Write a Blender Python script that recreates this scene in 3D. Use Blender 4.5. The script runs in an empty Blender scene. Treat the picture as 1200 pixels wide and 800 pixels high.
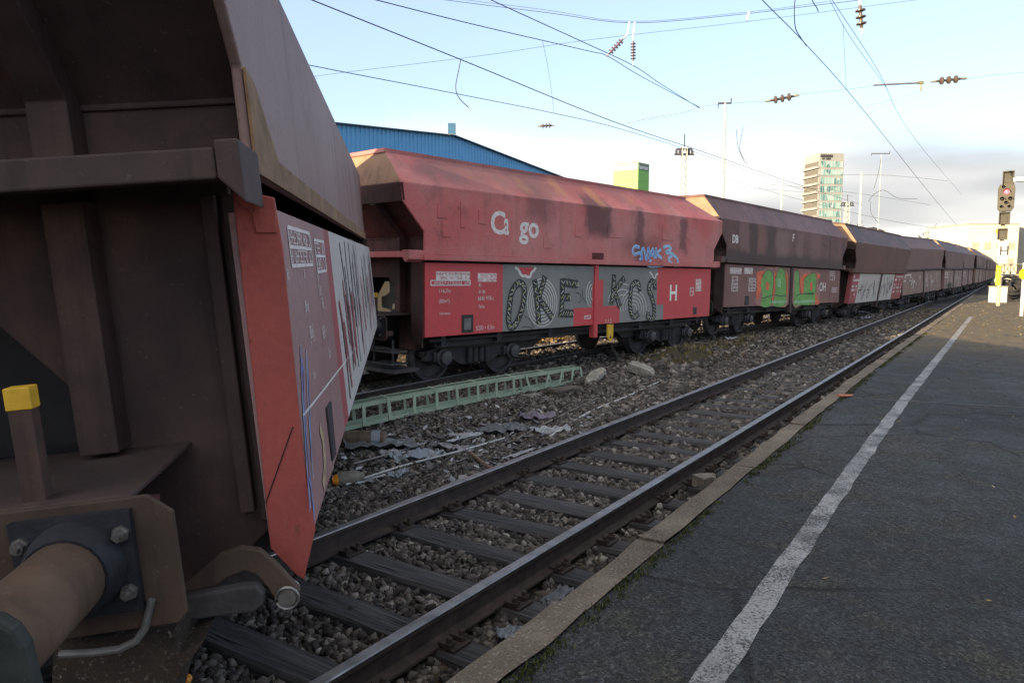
import bpy, bmesh, math, random
import numpy as np
from mathutils import Vector, Matrix
R = math.radians
random.seed(7); rng = np.random.default_rng(11)
S = bpy.context.scene
C = S.collection

# ------------------------------------------------------------------ camera, sky, sun, exposure
CZ = 1.92                                   # metres above the rail head
PITCH = math.atan(82/867)
cam = bpy.data.cameras.new('Camera'); camo = bpy.data.objects.new('Camera', cam); C.objects.link(camo)
cam.sensor_width = 36; cam.lens = 26.01; cam.clip_start = 0.05; cam.clip_end = 6000
camo.location = (0, 0, CZ); camo.rotation_euler = (math.pi/2 - PITCH, 0, 0)
S.camera = camo

SUN_AZ, SUN_EL = 50.7, 13.0                 # heading the light travels to (clockwise from +Y), elevation
w = bpy.data.worlds.new('World'); S.world = w; w.use_nodes = True
nt = w.node_tree; nt.nodes.clear()
def N(nt, t, **k):
    n = nt.nodes.new(t)
    for a, b in k.items(): setattr(n, a, b)
    return n
L = lambda nt, a, b: nt.links.new(a, b)
out = N(nt, 'ShaderNodeOutputWorld'); bg = N(nt, 'ShaderNodeBackground'); bg.inputs[1].default_value = 0.1
sky = N(nt, 'ShaderNodeTexSky', sky_type='NISHITA', sun_disc=False, sun_elevation=R(SUN_EL), sun_rotation=R(SUN_AZ+180),
        altitude=60, air_density=1.0, dust_density=1.2, ozone_density=1.4)
tc = N(nt, 'ShaderNodeTexCoord'); sx = N(nt, 'ShaderNodeSeparateXYZ'); L(nt, tc.outputs['Generated'], sx.inputs[0])
def wm(op, a, b=None, c=None, clamp=False):
    n = N(nt, 'ShaderNodeMath', operation=op); n.use_clamp = clamp
    for i, v in enumerate((a, b, c)):
        if v is None: continue
        if isinstance(v, (int, float)): n.inputs[i].default_value = v
        else: L(nt, v, n.inputs[i])
    return n.outputs[0]
zz = wm('ADD', wm('MAXIMUM', sx.outputs[2], 0.0), 0.11)
cx = wm('DIVIDE', sx.outputs[0], zz); cy = wm('DIVIDE', sx.outputs[1], zz)
cmb = N(nt, 'ShaderNodeCombineXYZ'); L(nt, cx, cmb.inputs[0]); L(nt, cy, cmb.inputs[1])
cn = N(nt, 'ShaderNodeTexNoise'); cn.inputs['Scale'].default_value = 0.55; cn.inputs['Detail'].default_value = 7; cn.inputs['Roughness'].default_value = 0.52
L(nt, cmb.outputs[0], cn.inputs['Vector'])
low = wm('MAXIMUM', wm('MULTIPLY', wm('SUBTRACT', 0.225, sx.outputs[2]), 3.9), wm('MINIMUM', wm('SUBTRACT', wm('MULTIPLY', sx.outputs[2], 1.5), .62), .42))  # second term adds clouds overhead, out of view, for neutral light
cov = N(nt, 'ShaderNodeMapRange', interpolation_type='SMOOTHSTEP'); cov.inputs[1].default_value = 0.50; cov.inputs[2].default_value = 0.95
L(nt, wm('ADD', cn.outputs[0], low), cov.inputs[0])
cn2 = N(nt, 'ShaderNodeTexNoise'); cn2.inputs['Scale'].default_value = 0.42; cn2.inputs['Detail'].default_value = 2.5; cn2.inputs['Roughness'].default_value = .5
off = N(nt, 'ShaderNodeVectorMath', operation='ADD'); off.inputs[1].default_value = (3.1, 7.7, 0); L(nt, cmb.outputs[0], off.inputs[0]); L(nt, off.outputs[0], cn2.inputs['Vector'])
shade = N(nt, 'ShaderNodeMapRange', interpolation_type='SMOOTHSTEP'); shade.inputs[1].default_value = 0.40; shade.inputs[2].default_value = 0.62
L(nt, cn2.outputs[0], shade.inputs[0])
ccol = N(nt, 'ShaderNodeMixRGB'); ccol.inputs[1].default_value = (2.45, 2.38, 2.24, 1); ccol.inputs[2].default_value = (1.22, 1.20, 1.20, 1)
L(nt, shade.outputs[0], ccol.inputs[0])
# clouds on the sun's side of the sky and overhead are brighter
sunside = N(nt, 'ShaderNodeMapRange', interpolation_type='SMOOTHSTEP'); sunside.inputs[1].default_value = -.25; sunside.inputs[2].default_value = .9; sunside.inputs[3].default_value = 1; sunside.inputs[4].default_value = 3.0
L(nt, wm('ADD', wm('MULTIPLY', wm('ADD', wm('MULTIPLY', sx.outputs[0], -math.sin(R(SUN_AZ))), wm('MULTIPLY', sx.outputs[1], -math.cos(R(SUN_AZ)))), .8), wm('MULTIPLY', sx.outputs[2], .1)), sunside.inputs[0])
cl2 = N(nt, 'ShaderNodeVectorMath', operation='SCALE'); L(nt, ccol.outputs[0], cl2.inputs[0]); L(nt, sunside.outputs[0], cl2.inputs['Scale'])
veil = N(nt, 'ShaderNodeMixRGB'); veil.inputs[0].default_value = .62; veil.inputs[2].default_value = (.98, 1.12, 1.66, 1); L(nt, sky.outputs[0], veil.inputs[1])
mx = N(nt, 'ShaderNodeMixRGB'); L(nt, wm('MULTIPLY', cov.outputs[0], 0.94), mx.inputs[0]); L(nt, veil.outputs[0], mx.inputs[1]); L(nt, cl2.outputs[0], mx.inputs[2])
L(nt, mx.outputs[0], bg.inputs[0]); L(nt, bg.outputs[0], out.inputs[0])

sun = bpy.data.lights.new('Sun', 'SUN'); suno = bpy.data.objects.new('Sun', sun); C.objects.link(suno)
sun.energy = 2.4; sun.angle = R(0.5); sun.color = (1.0, 0.76, 0.47)
LD = Vector((math.sin(R(SUN_AZ))*math.cos(R(SUN_EL)), math.cos(R(SUN_AZ))*math.cos(R(SUN_EL)), -math.sin(R(SUN_EL))))
suno.rotation_euler = LD.to_track_quat('-Z', 'Y').to_euler(); suno.location = (-40, -40, 40)
vs = S.view_settings; vs.view_transform = 'Standard'; vs.look = 'None'; vs.gamma = 1; vs.use_curve_mapping = False
vs.exposure = 2.45

# ------------------------------------------------------------------ helpers
FW = Vector((0, math.cos(PITCH), -math.sin(PITCH))); UP = Vector((0, math.sin(PITCH), math.cos(PITCH)))
def ray(px, py): return FW + Vector((1, 0, 0))*((px-600)/867) + UP*((400-py)/867)
def at(px, py, Y):                                   # the point of a sight line at distance Y
    r = ray(px, py); return Vector((0, 0, CZ)) + r*(Y/r.y)
def atz(px, py, z):
    r = ray(px, py); return Vector((0, 0, CZ)) + r*((z-CZ)/r.z)
ST, CT = math.sin(R(33.7)), math.cos(R(33.7))
def T(s, p, z=0): return Vector((s*ST - p*CT, s*CT + p*ST, z))   # along the platform track, metres left of the camera
def atp(px, py, p):
    r = ray(px, py); k = p/(-r.x*CT + r.y*ST); return Vector((0, 0, CZ)) + r*k
def sp(v): return v.x*ST + v.y*CT, -v.x*CT + v.y*ST

class MB:
    def __init__(s): s.v = []; s.f = []; s.m = []
    def add(s, vs, fs, m=0):
        b = len(s.v); s.v += [tuple(x) for x in vs]; s.f += [tuple(b+i for i in f) for f in fs]; s.m += [m]*len(fs); return s
    def box(s, c, d, m=0, rot=None):
        x, y, z = d[0]/2, d[1]/2, d[2]/2; c = Vector(c)
        vs = [Vector(v) for v in ((-x,-y,-z),(x,-y,-z),(x,y,-z),(-x,y,-z),(-x,-y,z),(x,-y,z),(x,y,z),(-x,y,z))]
        if rot is not None: vs = [rot @ v for v in vs]
        return s.add([v+c for v in vs], [(0,3,2,1),(4,5,6,7),(0,1,5,4),(1,2,6,5),(2,3,7,6),(3,0,4,7)], m)
    def bx(s, x0, x1, y0, y1, z0, z1, m=0): return s.box(((x0+x1)/2,(y0+y1)/2,(z0+z1)/2), (abs(x1-x0),abs(y1-y0),abs(z1-z0)), m)
    def prism(s, pts, off, m=0):
        off = Vector(off); n = len(pts); p = [Vector(q) for q in pts]
        return s.add(p+[q+off for q in p], [tuple(range(n)), tuple(range(2*n-1, n-1, -1))]+[(i, i+n, (i+1)%n+n, (i+1)%n) for i in range(n)], m)
    def plane(s, pts, m=0): return s.add(pts, [tuple(range(len(pts)))], m)
    def tube(s, pts, r, n=6, m=0):
        pts = [Vector(p) for p in pts]; vs = []; k = len(pts); fs = []
        rr = r if isinstance(r, (list, tuple)) else [r]*k
        for i, p in enumerate(pts):
            d = (pts[min(i+1, k-1)]-pts[max(i-1, 0)]).normalized()
            a = d.orthogonal().normalized() if i == 0 else (a - d*a.dot(d)).normalized()
            b = d.cross(a)
            vs += [p + (a*math.cos(2*math.pi*j/n)+b*math.sin(2*math.pi*j/n))*rr[i] for j in range(n)]
        for i in range(k-1):
            for j in range(n): fs.append((i*n+j, i*n+(j+1)%n, (i+1)*n+(j+1)%n, (i+1)*n+j))
        fs += [tuple(range(n-1, -1, -1)), tuple((k-1)*n+j for j in range(n))]
        return s.add(vs, fs, m)
    def lathe(s, p, d, prof, n=16, m=0):              # profile of (distance along d, radius)
        d = Vector(d).normalized(); p = Vector(p)
        a = d.orthogonal().normalized(); b = d.cross(a); vs = []; fs = []
        for t, r in prof: vs += [p+d*t+(a*math.cos(2*math.pi*j/n)+b*math.sin(2*math.pi*j/n))*max(r, 1e-4) for j in range(n)]
        for i in range(len(prof)-1):
            for j in range(n): fs.append((i*n+j, i*n+(j+1)%n, (i+1)*n+(j+1)%n, (i+1)*n+j))
        fs += [tuple(range(n-1, -1, -1)), tuple((len(prof)-1)*n+j for j in range(n))]
        return s.add(vs, fs, m)
    def mesh(s, name, mats, smooth=False, fix=True):
        me = bpy.data.meshes.new(name); me.from_pydata(s.v, [], s.f)
        for m in mats: me.materials.append(m)
        if len(mats) > 1: me.polygons.foreach_set('material_index', s.m)
        if fix:
            b = bmesh.new(); b.from_mesh(me); bmesh.ops.recalc_face_normals(b, faces=b.faces); b.to_mesh(me); b.free()
        if smooth:
            me.polygons.foreach_set('use_smooth', [True]*len(me.polygons)); me.set_sharp_from_angle(angle=R(38))
        return me
    def build(s, name, mats, parent=None, bevel=0, smooth=False, fix=True, label=None):
        if not isinstance(mats, (list, tuple)): mats = [mats]
        o = bpy.data.objects.new(name, s.mesh(name, mats, smooth, fix)); C.objects.link(o)
        if parent: o.parent = parent
        if label: o['label'] = label
        if bevel:
            bm = o.modifiers.new('bevel', 'BEVEL'); bm.width = bevel; bm.segments = 2; bm.limit_method = 'ANGLE'; bm.angle_limit = R(35)
        return o
def tag(o, label, cat, group=None, kind=None):
    if label: o['label'] = label
    if cat: o['category'] = cat
    if group: o['group'] = group
    if kind: o['kind'] = kind
    return o
def struct(o, kind='structure'): o['kind'] = kind; return o
def thing(name, label, cat, loc=(0,0,0), rot=None, group=None):
    o = bpy.data.objects.new(name, None); C.objects.link(o); o.location = loc; o.empty_display_size = .2
    if rot is not None: o.rotation_euler = rot
    return tag(o, label, cat, group)
def dup(o, parent=None, loc=None):
    c = o.copy(); C.objects.link(c)
    if parent: c.parent = parent
    if loc is not None: c.location = loc
    for ch in list(o.children): dup(ch, c)
    return c

# ------------------------------------------------------------------ materials
class Mat:
    def __init__(s, name, rough=.8, metal=0, spec=.4):
        s.m = bpy.data.materials.new(name); s.m.use_nodes = True; s.nt = s.m.node_tree
        s.b = s.nt.nodes['Principled BSDF']; s.b.inputs['Roughness'].default_value = rough; s.b.inputs['Metallic'].default_value = metal
        s.b.inputs['Specular IOR Level'].default_value = spec
        s.tc = N(s.nt, 'ShaderNodeTexCoord'); s.co = s.tc.outputs['Object']
    def map(s, scale, loc=(0,0,0), rot=(0,0,0), src=None):
        n = N(s.nt, 'ShaderNodeMapping'); n.inputs['Scale'].default_value = scale; n.inputs['Location'].default_value = loc; n.inputs['Rotation'].default_value = rot
        L(s.nt, src or s.co, n.inputs[0]); return n.outputs[0]
    def noise(s, scale, detail=5, rough=.55, vec=None, out=0, dist=0):
        n = N(s.nt, 'ShaderNodeTexNoise'); n.inputs['Scale'].default_value = scale; n.inputs['Detail'].default_value = detail
        n.inputs['Roughness'].default_value = rough; n.inputs['Distortion'].default_value = dist; L(s.nt, vec or s.co, n.inputs['Vector']); return n.outputs[out]
    def voro(s, scale, vec=None, feat='F1', out='Distance'):
        n = N(s.nt, 'ShaderNodeTexVoronoi', feature=feat); n.inputs['Scale'].default_value = scale; L(s.nt, vec or s.co, n.inputs['Vector']); return n.outputs[out]
    def ramp(s, fac, stops):
        n = N(s.nt, 'ShaderNodeValToRGB'); e = n.color_ramp.elements
        while len(e) < len(stops): e.new(.5)
        for i, (p, c) in enumerate(stops): e[i].position = p; e[i].color = (c if isinstance(c, (tuple, list)) else (c,)*3)[:3] + (1,) if not isinstance(c, (int, float)) else (c, c, c, 1)
        L(s.nt, fac, n.inputs[0]); return n.outputs[0]
    def rng(s, v, a, b, c=0, d=1):
        n = N(s.nt, 'ShaderNodeMapRange', interpolation_type='SMOOTHSTEP')
        for i, x in enumerate((a, b, c, d)): n.inputs[i+1].default_value = x
        L(s.nt, v, n.inputs[0]); return n.outputs[0]
    def math(s, op, a, b=None, clamp=False):
        n = N(s.nt, 'ShaderNodeMath', operation=op); n.use_clamp = clamp
        for i, v in enumerate((a, b)):
            if v is None: continue
            if isinstance(v, (int, float)): n.inputs[i].default_value = v
            else: L(s.nt, v, n.inputs[i])
        return n.outputs[0]
    def mix(s, fac, a, b, mode='MIX'):
        n = N(s.nt, 'ShaderNodeMixRGB', blend_type=mode)
        for i, v in enumerate((fac, a, b)):
            if isinstance(v, (int, float)): n.inputs[i].default_value = v if i == 0 else (v, v, v, 1)
            elif isinstance(v, (tuple, list)): n.inputs[i].default_value = tuple(v[:3])+(1,)
            else: L(s.nt, v, n.inputs[i])
        return n.outputs[0]
    def sep(s): n = N(s.nt, 'ShaderNodeSeparateXYZ'); L(s.nt, s.co, n.inputs[0]); return n.outputs
    def color(s, c):
        if isinstance(c, (tuple, list)): s.b.inputs['Base Color'].default_value = tuple(c[:3])+(1,)
        else: L(s.nt, c, s.b.inputs['Base Color'])
        return s
    def rough(s, v): L(s.nt, v, s.b.inputs['Roughness']); return s
    def bump(s, h, strength=.4, dist=.02):
        n = N(s.nt, 'ShaderNodeBump'); n.inputs['Strength'].default_value = strength; n.inputs['Distance'].default_value = dist
        L(s.nt, h, n.inputs['Height']); L(s.nt, n.outputs[0], s.b.inputs['Normal']); return s
def simple(name, c, rough=.8, metal=0, var=.35, scale=6, bump=.15, spec=.35):
    k = Mat(name, rough, metal, spec); n = k.noise(scale, 6, .65)
    lo = tuple(x*(1-var) for x in c); hi = tuple(min(1, x*(1+var)) for x in c)
    k.color(k.ramp(n, [(.3, lo), (.7, hi)]))
    if bump: k.bump(k.noise(scale*7, 4), bump, .01)
    return k.m
def paint(name, base, grime, seed=0, amt=.5, fade=None, rust=(.10,.045,.025), streak=1., rough=.62, patches=(), zgrime=None):
    """weathered wagon paint: cloudy fading, run-down streaks, soot, specks of rust; patches are stains (x0,x1,z0,z1,soft,colour,strength)"""
    k = Mat(name, rough, 0, .3)
    v = k.map((1,1,1), (seed*3.7, seed*1.3, seed*2.1))
    big = k.noise(.55, 5, .6, v); med = k.noise(2.3, 6, .65, v)
    col = k.mix(k.rng(big, .38, .66), base, fade or tuple(x*.78+.02 for x in base))
    st = k.noise(1., 5, .6, k.map((3.2, 3.2, .22), (seed, 0, 0)))
    col = k.mix(k.math('MULTIPLY', k.rng(st, .50, .72), .75*amt*streak), col, grime)
    col = k.mix(k.math('MULTIPLY', k.rng(med, .52, .74), amt), col, grime)
    if zgrime:
        z = k.sep()[2]
        g = k.math('MULTIPLY', k.rng(z, zgrime[0], zgrime[1]), k.rng(k.noise(.9, 5, .6, v), .36, .58))
        col = k.mix(k.math('MULTIPLY', g, zgrime[2]), col, grime)
    X = None
    for (x0, x1, z0, z1, so, pc, stren) in patches:
        if X is None:
            wob = k.noise(3.0, 4, .6, v); sxy = k.sep()
            X = k.math('ADD', sxy[0], k.math('MULTIPLY', k.math('SUBTRACT', wob, .5), .5)); Z = k.math('ADD', sxy[2], k.math('MULTIPLY', k.math('SUBTRACT', med, .5), .45))
        m = k.math('MULTIPLY', k.math('MULTIPLY', k.rng(X, x0-so, x0+so), k.rng(X, x1-so, x1+so, 1, 0)), k.math('MULTIPLY', k.rng(Z, z0-so, z0+so), k.rng(Z, z1-so, z1+so, 1, 0)))
        col = k.mix(k.math('MULTIPLY', m, stren), col, pc)
    fine = k.noise(16, 5, .7, v)
    col = k.mix(k.math('MULTIPLY', k.rng(fine, .60, .72), .55), col, rust)
    col = k.mix(.35, col, k.ramp(k.noise(38, 3, .6, v), [(.3, .55), (.7, 1.0)]), 'MULTIPLY')
    k.color(col); k.bump(k.math('ADD', k.math('MULTIPLY', k.noise(1.3, 3, .5, v), 3.0), k.noise(30, 4, .6, v)), .22, .012)
    return k.m

M = {}
M['dark_steel'] = simple('dark_steel', (.046,.043,.045), .7, 0, .5, 5, .3)
M['black_steel'] = simple('black_steel', (.027,.026,.028), .65, 0, .4, 6, .2)
M['grey_steel'] = simple('grey_steel', (.16,.16,.155), .5, .3, .3, 8, .1)
M['bolt_steel'] = simple('bolt_steel', (.22,.21,.2), .4, .8, .3, 20, .1)
M['galvanised'] = simple('galvanised', (.42,.42,.40), .45, .3, .25, 5, .1)
M['white_mast'] = simple('white_mast_paint', (.44,.45,.41), .6, 0, .2, 3, .05)
M['wire'] = simple('wire_metal', (.05,.048,.045), .5, .4, .2, 4, 0)
M['copper'] = simple('verdigris_wire', (.26,.25,.14), .5, .2, .3, 4, 0)
M['insulator'] = simple('brown_porcelain', (.085,.062,.045), .25, 0, .3, 12, 0)
M['pale_green'] = None
k = Mat('pale_green_paint', .6, 0, .3); n1 = k.noise(3, 6, .6); n2 = k.noise(24, 5, .7)
k.color(k.mix(k.rng(n2, .6, .7), k.ramp(n1, [(.3,(.21,.28,.205)),(.7,(.31,.385,.29))]), (.09,.06,.035))); k.bump(n2, .15, .005); M['pale_green'] = k.m
M['yellow'] = simple('yellow_paint', (.60,.36,.03), .55, 0, .2, 8, .1)
M['signal_yellow'] = simple('signal_yellow', (.75,.50,.01), .5, 0, .1, 8, 0)
M['white_paint'] = simple('white_paint', (.75,.75,.72), .55, 0, .1, 8, 0)
M['worn_white'] = simple('worn_white_lettering', (.62,.58,.56), .7, 0, .2, 9, 0)
M['black_paint'] = simple('black_paint', (.015,.015,.016), .5, 0, .2, 8, 0)
M['orange'] = simple('orange_plastic', (.75,.28,.03), .35, 0, .2, 8, 0)
M['concrete'] = simple('broken_concrete', (.17,.155,.13), .95, 0, .5, 9, .8)
M['pale_concrete'] = simple('pale_concrete', (.25,.235,.20), .95, 0, .5, 9, .8)
M['plastic_sheet'] = simple('grey_white_plastic', (.42,.44,.46), .4, 0, .3, 7, .3)
M['dark_rubber'] = simple('black_rubber', (.02,.02,.022), .75, 0, .3, 7, .2)

M['buffer_black'] = simple('blue_black_steel', (.015,.016,.021), .6, 0, .5, 6, .3)
# wagon end steel: dark brown soot with rust
def soot(name, a, b, c, seed):
    k = Mat(name, .75, 0, .25); v = k.map((1,1,1), (seed,seed*2,0)); n = k.noise(1.4, 6, .62, v)
    col = k.ramp(n, [(.28, a), (.5, b), (.75, c)])
    st = k.noise(1, 4, .6, k.map((7,7,.5), (seed,0,0)))
    col = k.mix(k.math('MULTIPLY', k.rng(st, .5, .7), .4), col, tuple(x*.5 for x in a))
    col = k.mix(k.math('MULTIPLY', k.rng(k.noise(45, 4, .7, v), .62, .72), .45), col, (.14,.11,.09))
    k.color(col); k.bump(k.math('ADD', k.noise(2, 3, .5, v), k.math('MULTIPLY', k.noise(60, 4, .6, v), .3)), .25, .015); return k.m
M['end_brown'] = soot('sooty_brown_steel', (.024,.017,.017), (.058,.037,.034), (.125,.070,.056), 1)
M['end_dark'] = soot('sooty_dark_steel', (.030,.023,.023), (.058,.040,.037), (.10,.062,.050), 5)
M['end_rust'] = soot('rusty_brown_steel', (.032,.023,.019), (.062,.043,.033), (.10,.065,.047), 9)
M['buffer_tan'] = soot('tan_rust_sleeve', (.045,.030,.022), (.095,.062,.043), (.17,.115,.082), 3)
M['return_red'] = paint('door_edge_red', (.37,.080,.062), (.17,.06,.05), 2, .4, (.31,.07,.06))
M['red_soot_end'] = soot('sooty_red_steel', (.030,.018,.018), (.062,.027,.026), (.12,.045,.042), 13)

k = Mat('gritty_rust_plate', .9, 0, .2); col = k.ramp(k.noise(3, 6, .65), [(.3,(.022,.018,.015)),(.55,(.050,.040,.032)),(.75,(.080,.062,.048))])
col = k.mix(k.rng(k.noise(55, 5, .75), .56, .66), col, (.17,.155,.135)); k.color(col); k.bump(k.noise(50, 5, .7), .8, .012); M['grit'] = k.m
k = Mat('scuffed_black_buffer', .7, 0, .35); col = k.ramp(k.noise(5, 6, .65), [(.3,(.010,.013,.012)),(.7,(.030,.036,.033))])
sc = k.noise(1, 6, .75, k.map((5, 26, 9), (1,2,0), (.4,.2,.6))); col = k.mix(k.rng(sc, .60, .70), col, (.16,.165,.15)); k.color(col); k.bump(sc, .5, .012); M['scuffed'] = k.m
# ground
k = Mat('ballast_bed', .95, 0, .2)
vc = k.voro(17, out='Color'); vd = k.voro(17)
bw = N(k.nt, 'ShaderNodeRGBToBW'); L(k.nt, vc, bw.inputs[0])
col = k.ramp(bw.outputs[0], [(.15,(.022,.020,.018)),(.5,(.075,.068,.058)),(.9,(.15,.135,.115))])
col = k.mix(k.rng(vd, .35, .75), col, (.012,.011,.010)); big = k.noise(.5, 5, .6)
col = k.mix(k.math('MULTIPLY', k.rng(big, .48, .66), .75), col, (.075,.060,.040))
k.color(k.mix(1., col, (1.1,1.04,.98), 'MULTIPLY')); k.bump(k.math('SUBTRACT', 1, vd), .9, .05); M['ballast'] = k.m
k = Mat('ballast_stone', .9, 0, .25)
g = N(k.nt, 'ShaderNodeNewGeometry')
col = k.ramp(g.outputs['Random Per Island'], [(0,(.034,.030,.027)),(.4,(.080,.070,.062)),(.8,(.15,.132,.115)),(.97,(.24,.215,.185)),(1,(.36,.34,.30))])
col = k.mix(.5, col, k.ramp(k.noise(30, 4, .6), [(.3, .45),(.7, 1.0)]), 'MULTIPLY')
k.color(col); k.bump(k.noise(60, 3), .3, .01); M['stone'] = k.m
k = Mat('earth_and_moss', .95, 0, .15); n = k.noise(1.2, 6, .6); n2 = k.noise(14, 5, .7)
k.color(k.mix(k.rng(n2, .35, .7), k.ramp(n, [(.35,(.055,.040,.026)),(.5,(.075,.068,.034)),(.68,(.085,.062,.040))]), (.030,.026,.018))); k.bump(n2, .8, .05); M['earth'] = k.m
k = Mat('asphalt', .82, 0, .35)
n = k.noise(.45, 6, .6); n2 = k.noise(2.6, 6, .65); n3 = k.noise(110, 3, .6); vd = k.voro(75)
col = k.ramp(n, [(.32,(.015,.017,.018)),(.5,(.028,.030,.030)),(.68,(.046,.045,.041))])
col = k.mix(k.math('MULTIPLY', k.rng(n2, .50, .66), .7), col, (.056,.051,.038))
col = k.mix(k.math('MULTIPLY', k.rng(n3, .62, .75), .8), col, (.17,.165,.15))
col = k.mix(k.math('MULTIPLY', k.rng(n3, .40, .28), .7), col, (.012,.012,.013))
cr = k.voro(.75, k.mix(.12, k.co, k.noise(3, 4, .6, out=1), 'ADD'), 'DISTANCE_TO_EDGE')
crk = k.math('MULTIPLY', k.rng(cr, .006, .022, 1, 0), k.rng(k.noise(.35, 3), .46, .56))
col = k.mix(k.math('MULTIPLY', crk, .85), col, (.010,.010,.009))
ag = N(k.nt, 'ShaderNodeRGBToBW'); L(k.nt, k.voro(95, out='Color'), ag.inputs[0]); ag2 = N(k.nt, 'ShaderNodeRGBToBW'); L(k.nt, k.voro(42, k.mix(.05, k.co, k.noise(20, 2, .5, out=1), 'ADD'), out='Color'), ag2.inputs[0])
col = k.mix(.85, col, k.ramp(ag.outputs[0], [(.2, .35), (.55, .9), (.85, 1.9)]), 'MULTIPLY'); col = k.mix(.7, col, k.ramp(ag2.outputs[0], [(.2, .5), (.6, 1.0), (.88, 1.7)]), 'MULTIPLY')
moss = k.math('MULTIPLY', k.rng(k.noise(.7, 5, .7, k.map((1,1,1),(9,2,0))), .55, .7), k.rng(k.noise(22, 4, .7), .5, .62))
col = k.mix(k.math('MULTIPLY', moss, .55), col, (.065,.066,.022))
pos = k.sep(); along = k.math('ADD', k.math('MULTIPLY', pos[0], ST), k.math('MULTIPLY', pos[1], CT))
dirt = k.math('MULTIPLY', k.rng(k.math('ADD', along, k.math('MULTIPLY', k.noise(.5, 5, .65), 9)), 18, 25), k.rng(n2, .30, .52))
col = k.mix(k.math('MULTIPLY', dirt, .9), col, k.ramp(k.noise(7, 6, .7), [(.3,(.06,.045,.022)),(.55,(.13,.10,.055)),(.75,(.20,.155,.085))]))
k.color(col); k.rough(k.rng(n2, .3, .7, .68, .92))
k.bump(k.math('SUBTRACT', k.math('ADD', k.math('ADD', n3, k.math('MULTIPLY', vd, 1.6)), k.math('MULTIPLY', n2, .5)), k.math('MULTIPLY', crk, 2)), .8, .012); M['asphalt'] = k.m
k = Mat('edge_stone_concrete', .9, 0, .25); n = k.noise(1.5, 6, .65); n3 = k.noise(70, 4, .6); vd = k.voro(55)
col = k.ramp(n, [(.3,(.075,.060,.045)),(.55,(.145,.118,.088)),(.75,(.225,.190,.145))]); col = k.mix(k.rng(n3, .55, .7), col, (.30,.27,.22)); col = k.mix(k.rng(vd, .25, .05), col, (.05,.045,.035))
k.color(col); k.bump(k.math('ADD', n3, vd), .7, .012); M['edge'] = k.m
k = Mat('worn_line_paint', .75, 0, .3); n = k.noise(5, 6, .75); n3 = k.noise(65, 4, .7)
col = k.ramp(k.noise(2, 5), [(.3,(.20,.20,.20)),(.7,(.33,.33,.325))])
col = k.mix(k.rng(k.math('ADD', k.math('MULTIPLY', n, .42), k.math('MULTIPLY', n3, .58)), .47, .56), col, (.055,.055,.055))
k.color(col); k.bump(n3, .6, .01); M['line'] = k.m
k = Mat('sleeper_wood', .8, 0, .3)
g1 = k.noise(1, 6, .7, k.map((22, 1.3, 22))); g2 = k.noise(1, 3, .6, k.map((9, .6, 9), (4,1,0)))
col = k.ramp(g1, [(.3,(.014,.013,.013)),(.5,(.055,.053,.053)),(.75,(.120,.114,.110))]); col = k.mix(k.rng(g2, .57, .63), col, (.005,.005,.005))
oi = N(k.nt, 'ShaderNodeObjectInfo'); col = k.mix(.45, col, k.ramp(oi.outputs['Random'], [(0,.45),(1,1.0)]), 'MULTIPLY')
k.color(col); k.bump(k.math('SUBTRACT', g1, k.math('MULTIPLY', k.rng(g2,.56,.64), 1.5)), .9, .02); M['sleeper'] = k.m
k = Mat('rail_rust', .85, 0, .3); n = k.noise(9, 6, .65); k.color(k.ramp(n, [(.3,(.020,.016,.014)),(.6,(.050,.037,.030)),(.8,(.085,.058,.044))])); k.bump(k.noise(50), .3, .01); M['rail'] = k.m
k = Mat('rail_running_face', .34, .9, .5); n = k.noise(1, 4, .6, k.map((4, .2, 4))); k.color(k.ramp(k.noise(7,5,.6), [(.3,(.17,.165,.165)),(.7,(.32,.31,.305))])); k.rough(k.rng(k.noise(5,4), .35, .7, .42, .62)); M['railtop'] = k.m
k = Mat('leaf', .7, 0, .25); g = N(k.nt, 'ShaderNodeNewGeometry')
k.color(k.ramp(g.outputs['Random Per Island'], [(0,(.09,.06,.03)),(.4,(.20,.135,.055)),(.75,(.34,.24,.09)),(1,(.46,.36,.18))])); M['leaf'] = k.m
k = Mat('dry_grass', .8, 0, .2); g = N(k.nt, 'ShaderNodeNewGeometry')
k.color(k.ramp(g.outputs['Random Per Island'], [(0,(.06,.05,.02)),(.5,(.16,.13,.05)),(1,(.30,.23,.10))])); M['drygrass'] = k.m
k = Mat('bark', .9, 0, .2); k.color(k.ramp(k.noise(4), [(.3,(.06,.05,.04)),(.7,(.13,.11,.09))])); M['bark'] = k.m
k = Mat('moss', .9, 0, .15); g = N(k.nt, 'ShaderNodeNewGeometry')
k.color(k.ramp(g.outputs['Random Per Island'], [(0,(.018,.024,.008)),(.6,(.045,.055,.016)),(1,(.09,.085,.035))])); M['moss'] = k.m

# ------------------------------------------------------------------ ground
PLAT = .32; PE = 1.72                         # platform height above the rail head, its edge left of the camera
def hsh(a, b): return math.sin(a*12.9898+b*78.233)
def vnoise(s, p, f):
    return (math.sin(s*f*1.7+p*f*.9+1.3)+math.sin(-s*f*.8+p*f*2.1+.4)+math.sin(s*f*2.9-p*f*1.3+2.2))/3
def pe(s): t = min(1, max(0, (s-2.5)/14)); return 1.72+.17*t*(2-t)
def pline(s): t = min(1, max(0, (s-2.5)/9)); return .885+.105*t*(2-t)
KN = [(-30,9.22),(15,9.22),(20,9.05),(26,8.3),(31,7.5),(37,6.75),(43,6.1),(49,5.45),(55,4.95),(66,4.35),(78,3.95),(90,3.55),(105,3.36),(200,3.35)]
def pc2(s):
    for (a, x), (b, y) in zip(KN, KN[1:]):
        if s <= b: t = max(0, (s-a)/(b-a)); t = t*t*(3-2*t)*.35+t*.65; return x+(y-x)*t
    return KN[-1][1]
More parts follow.
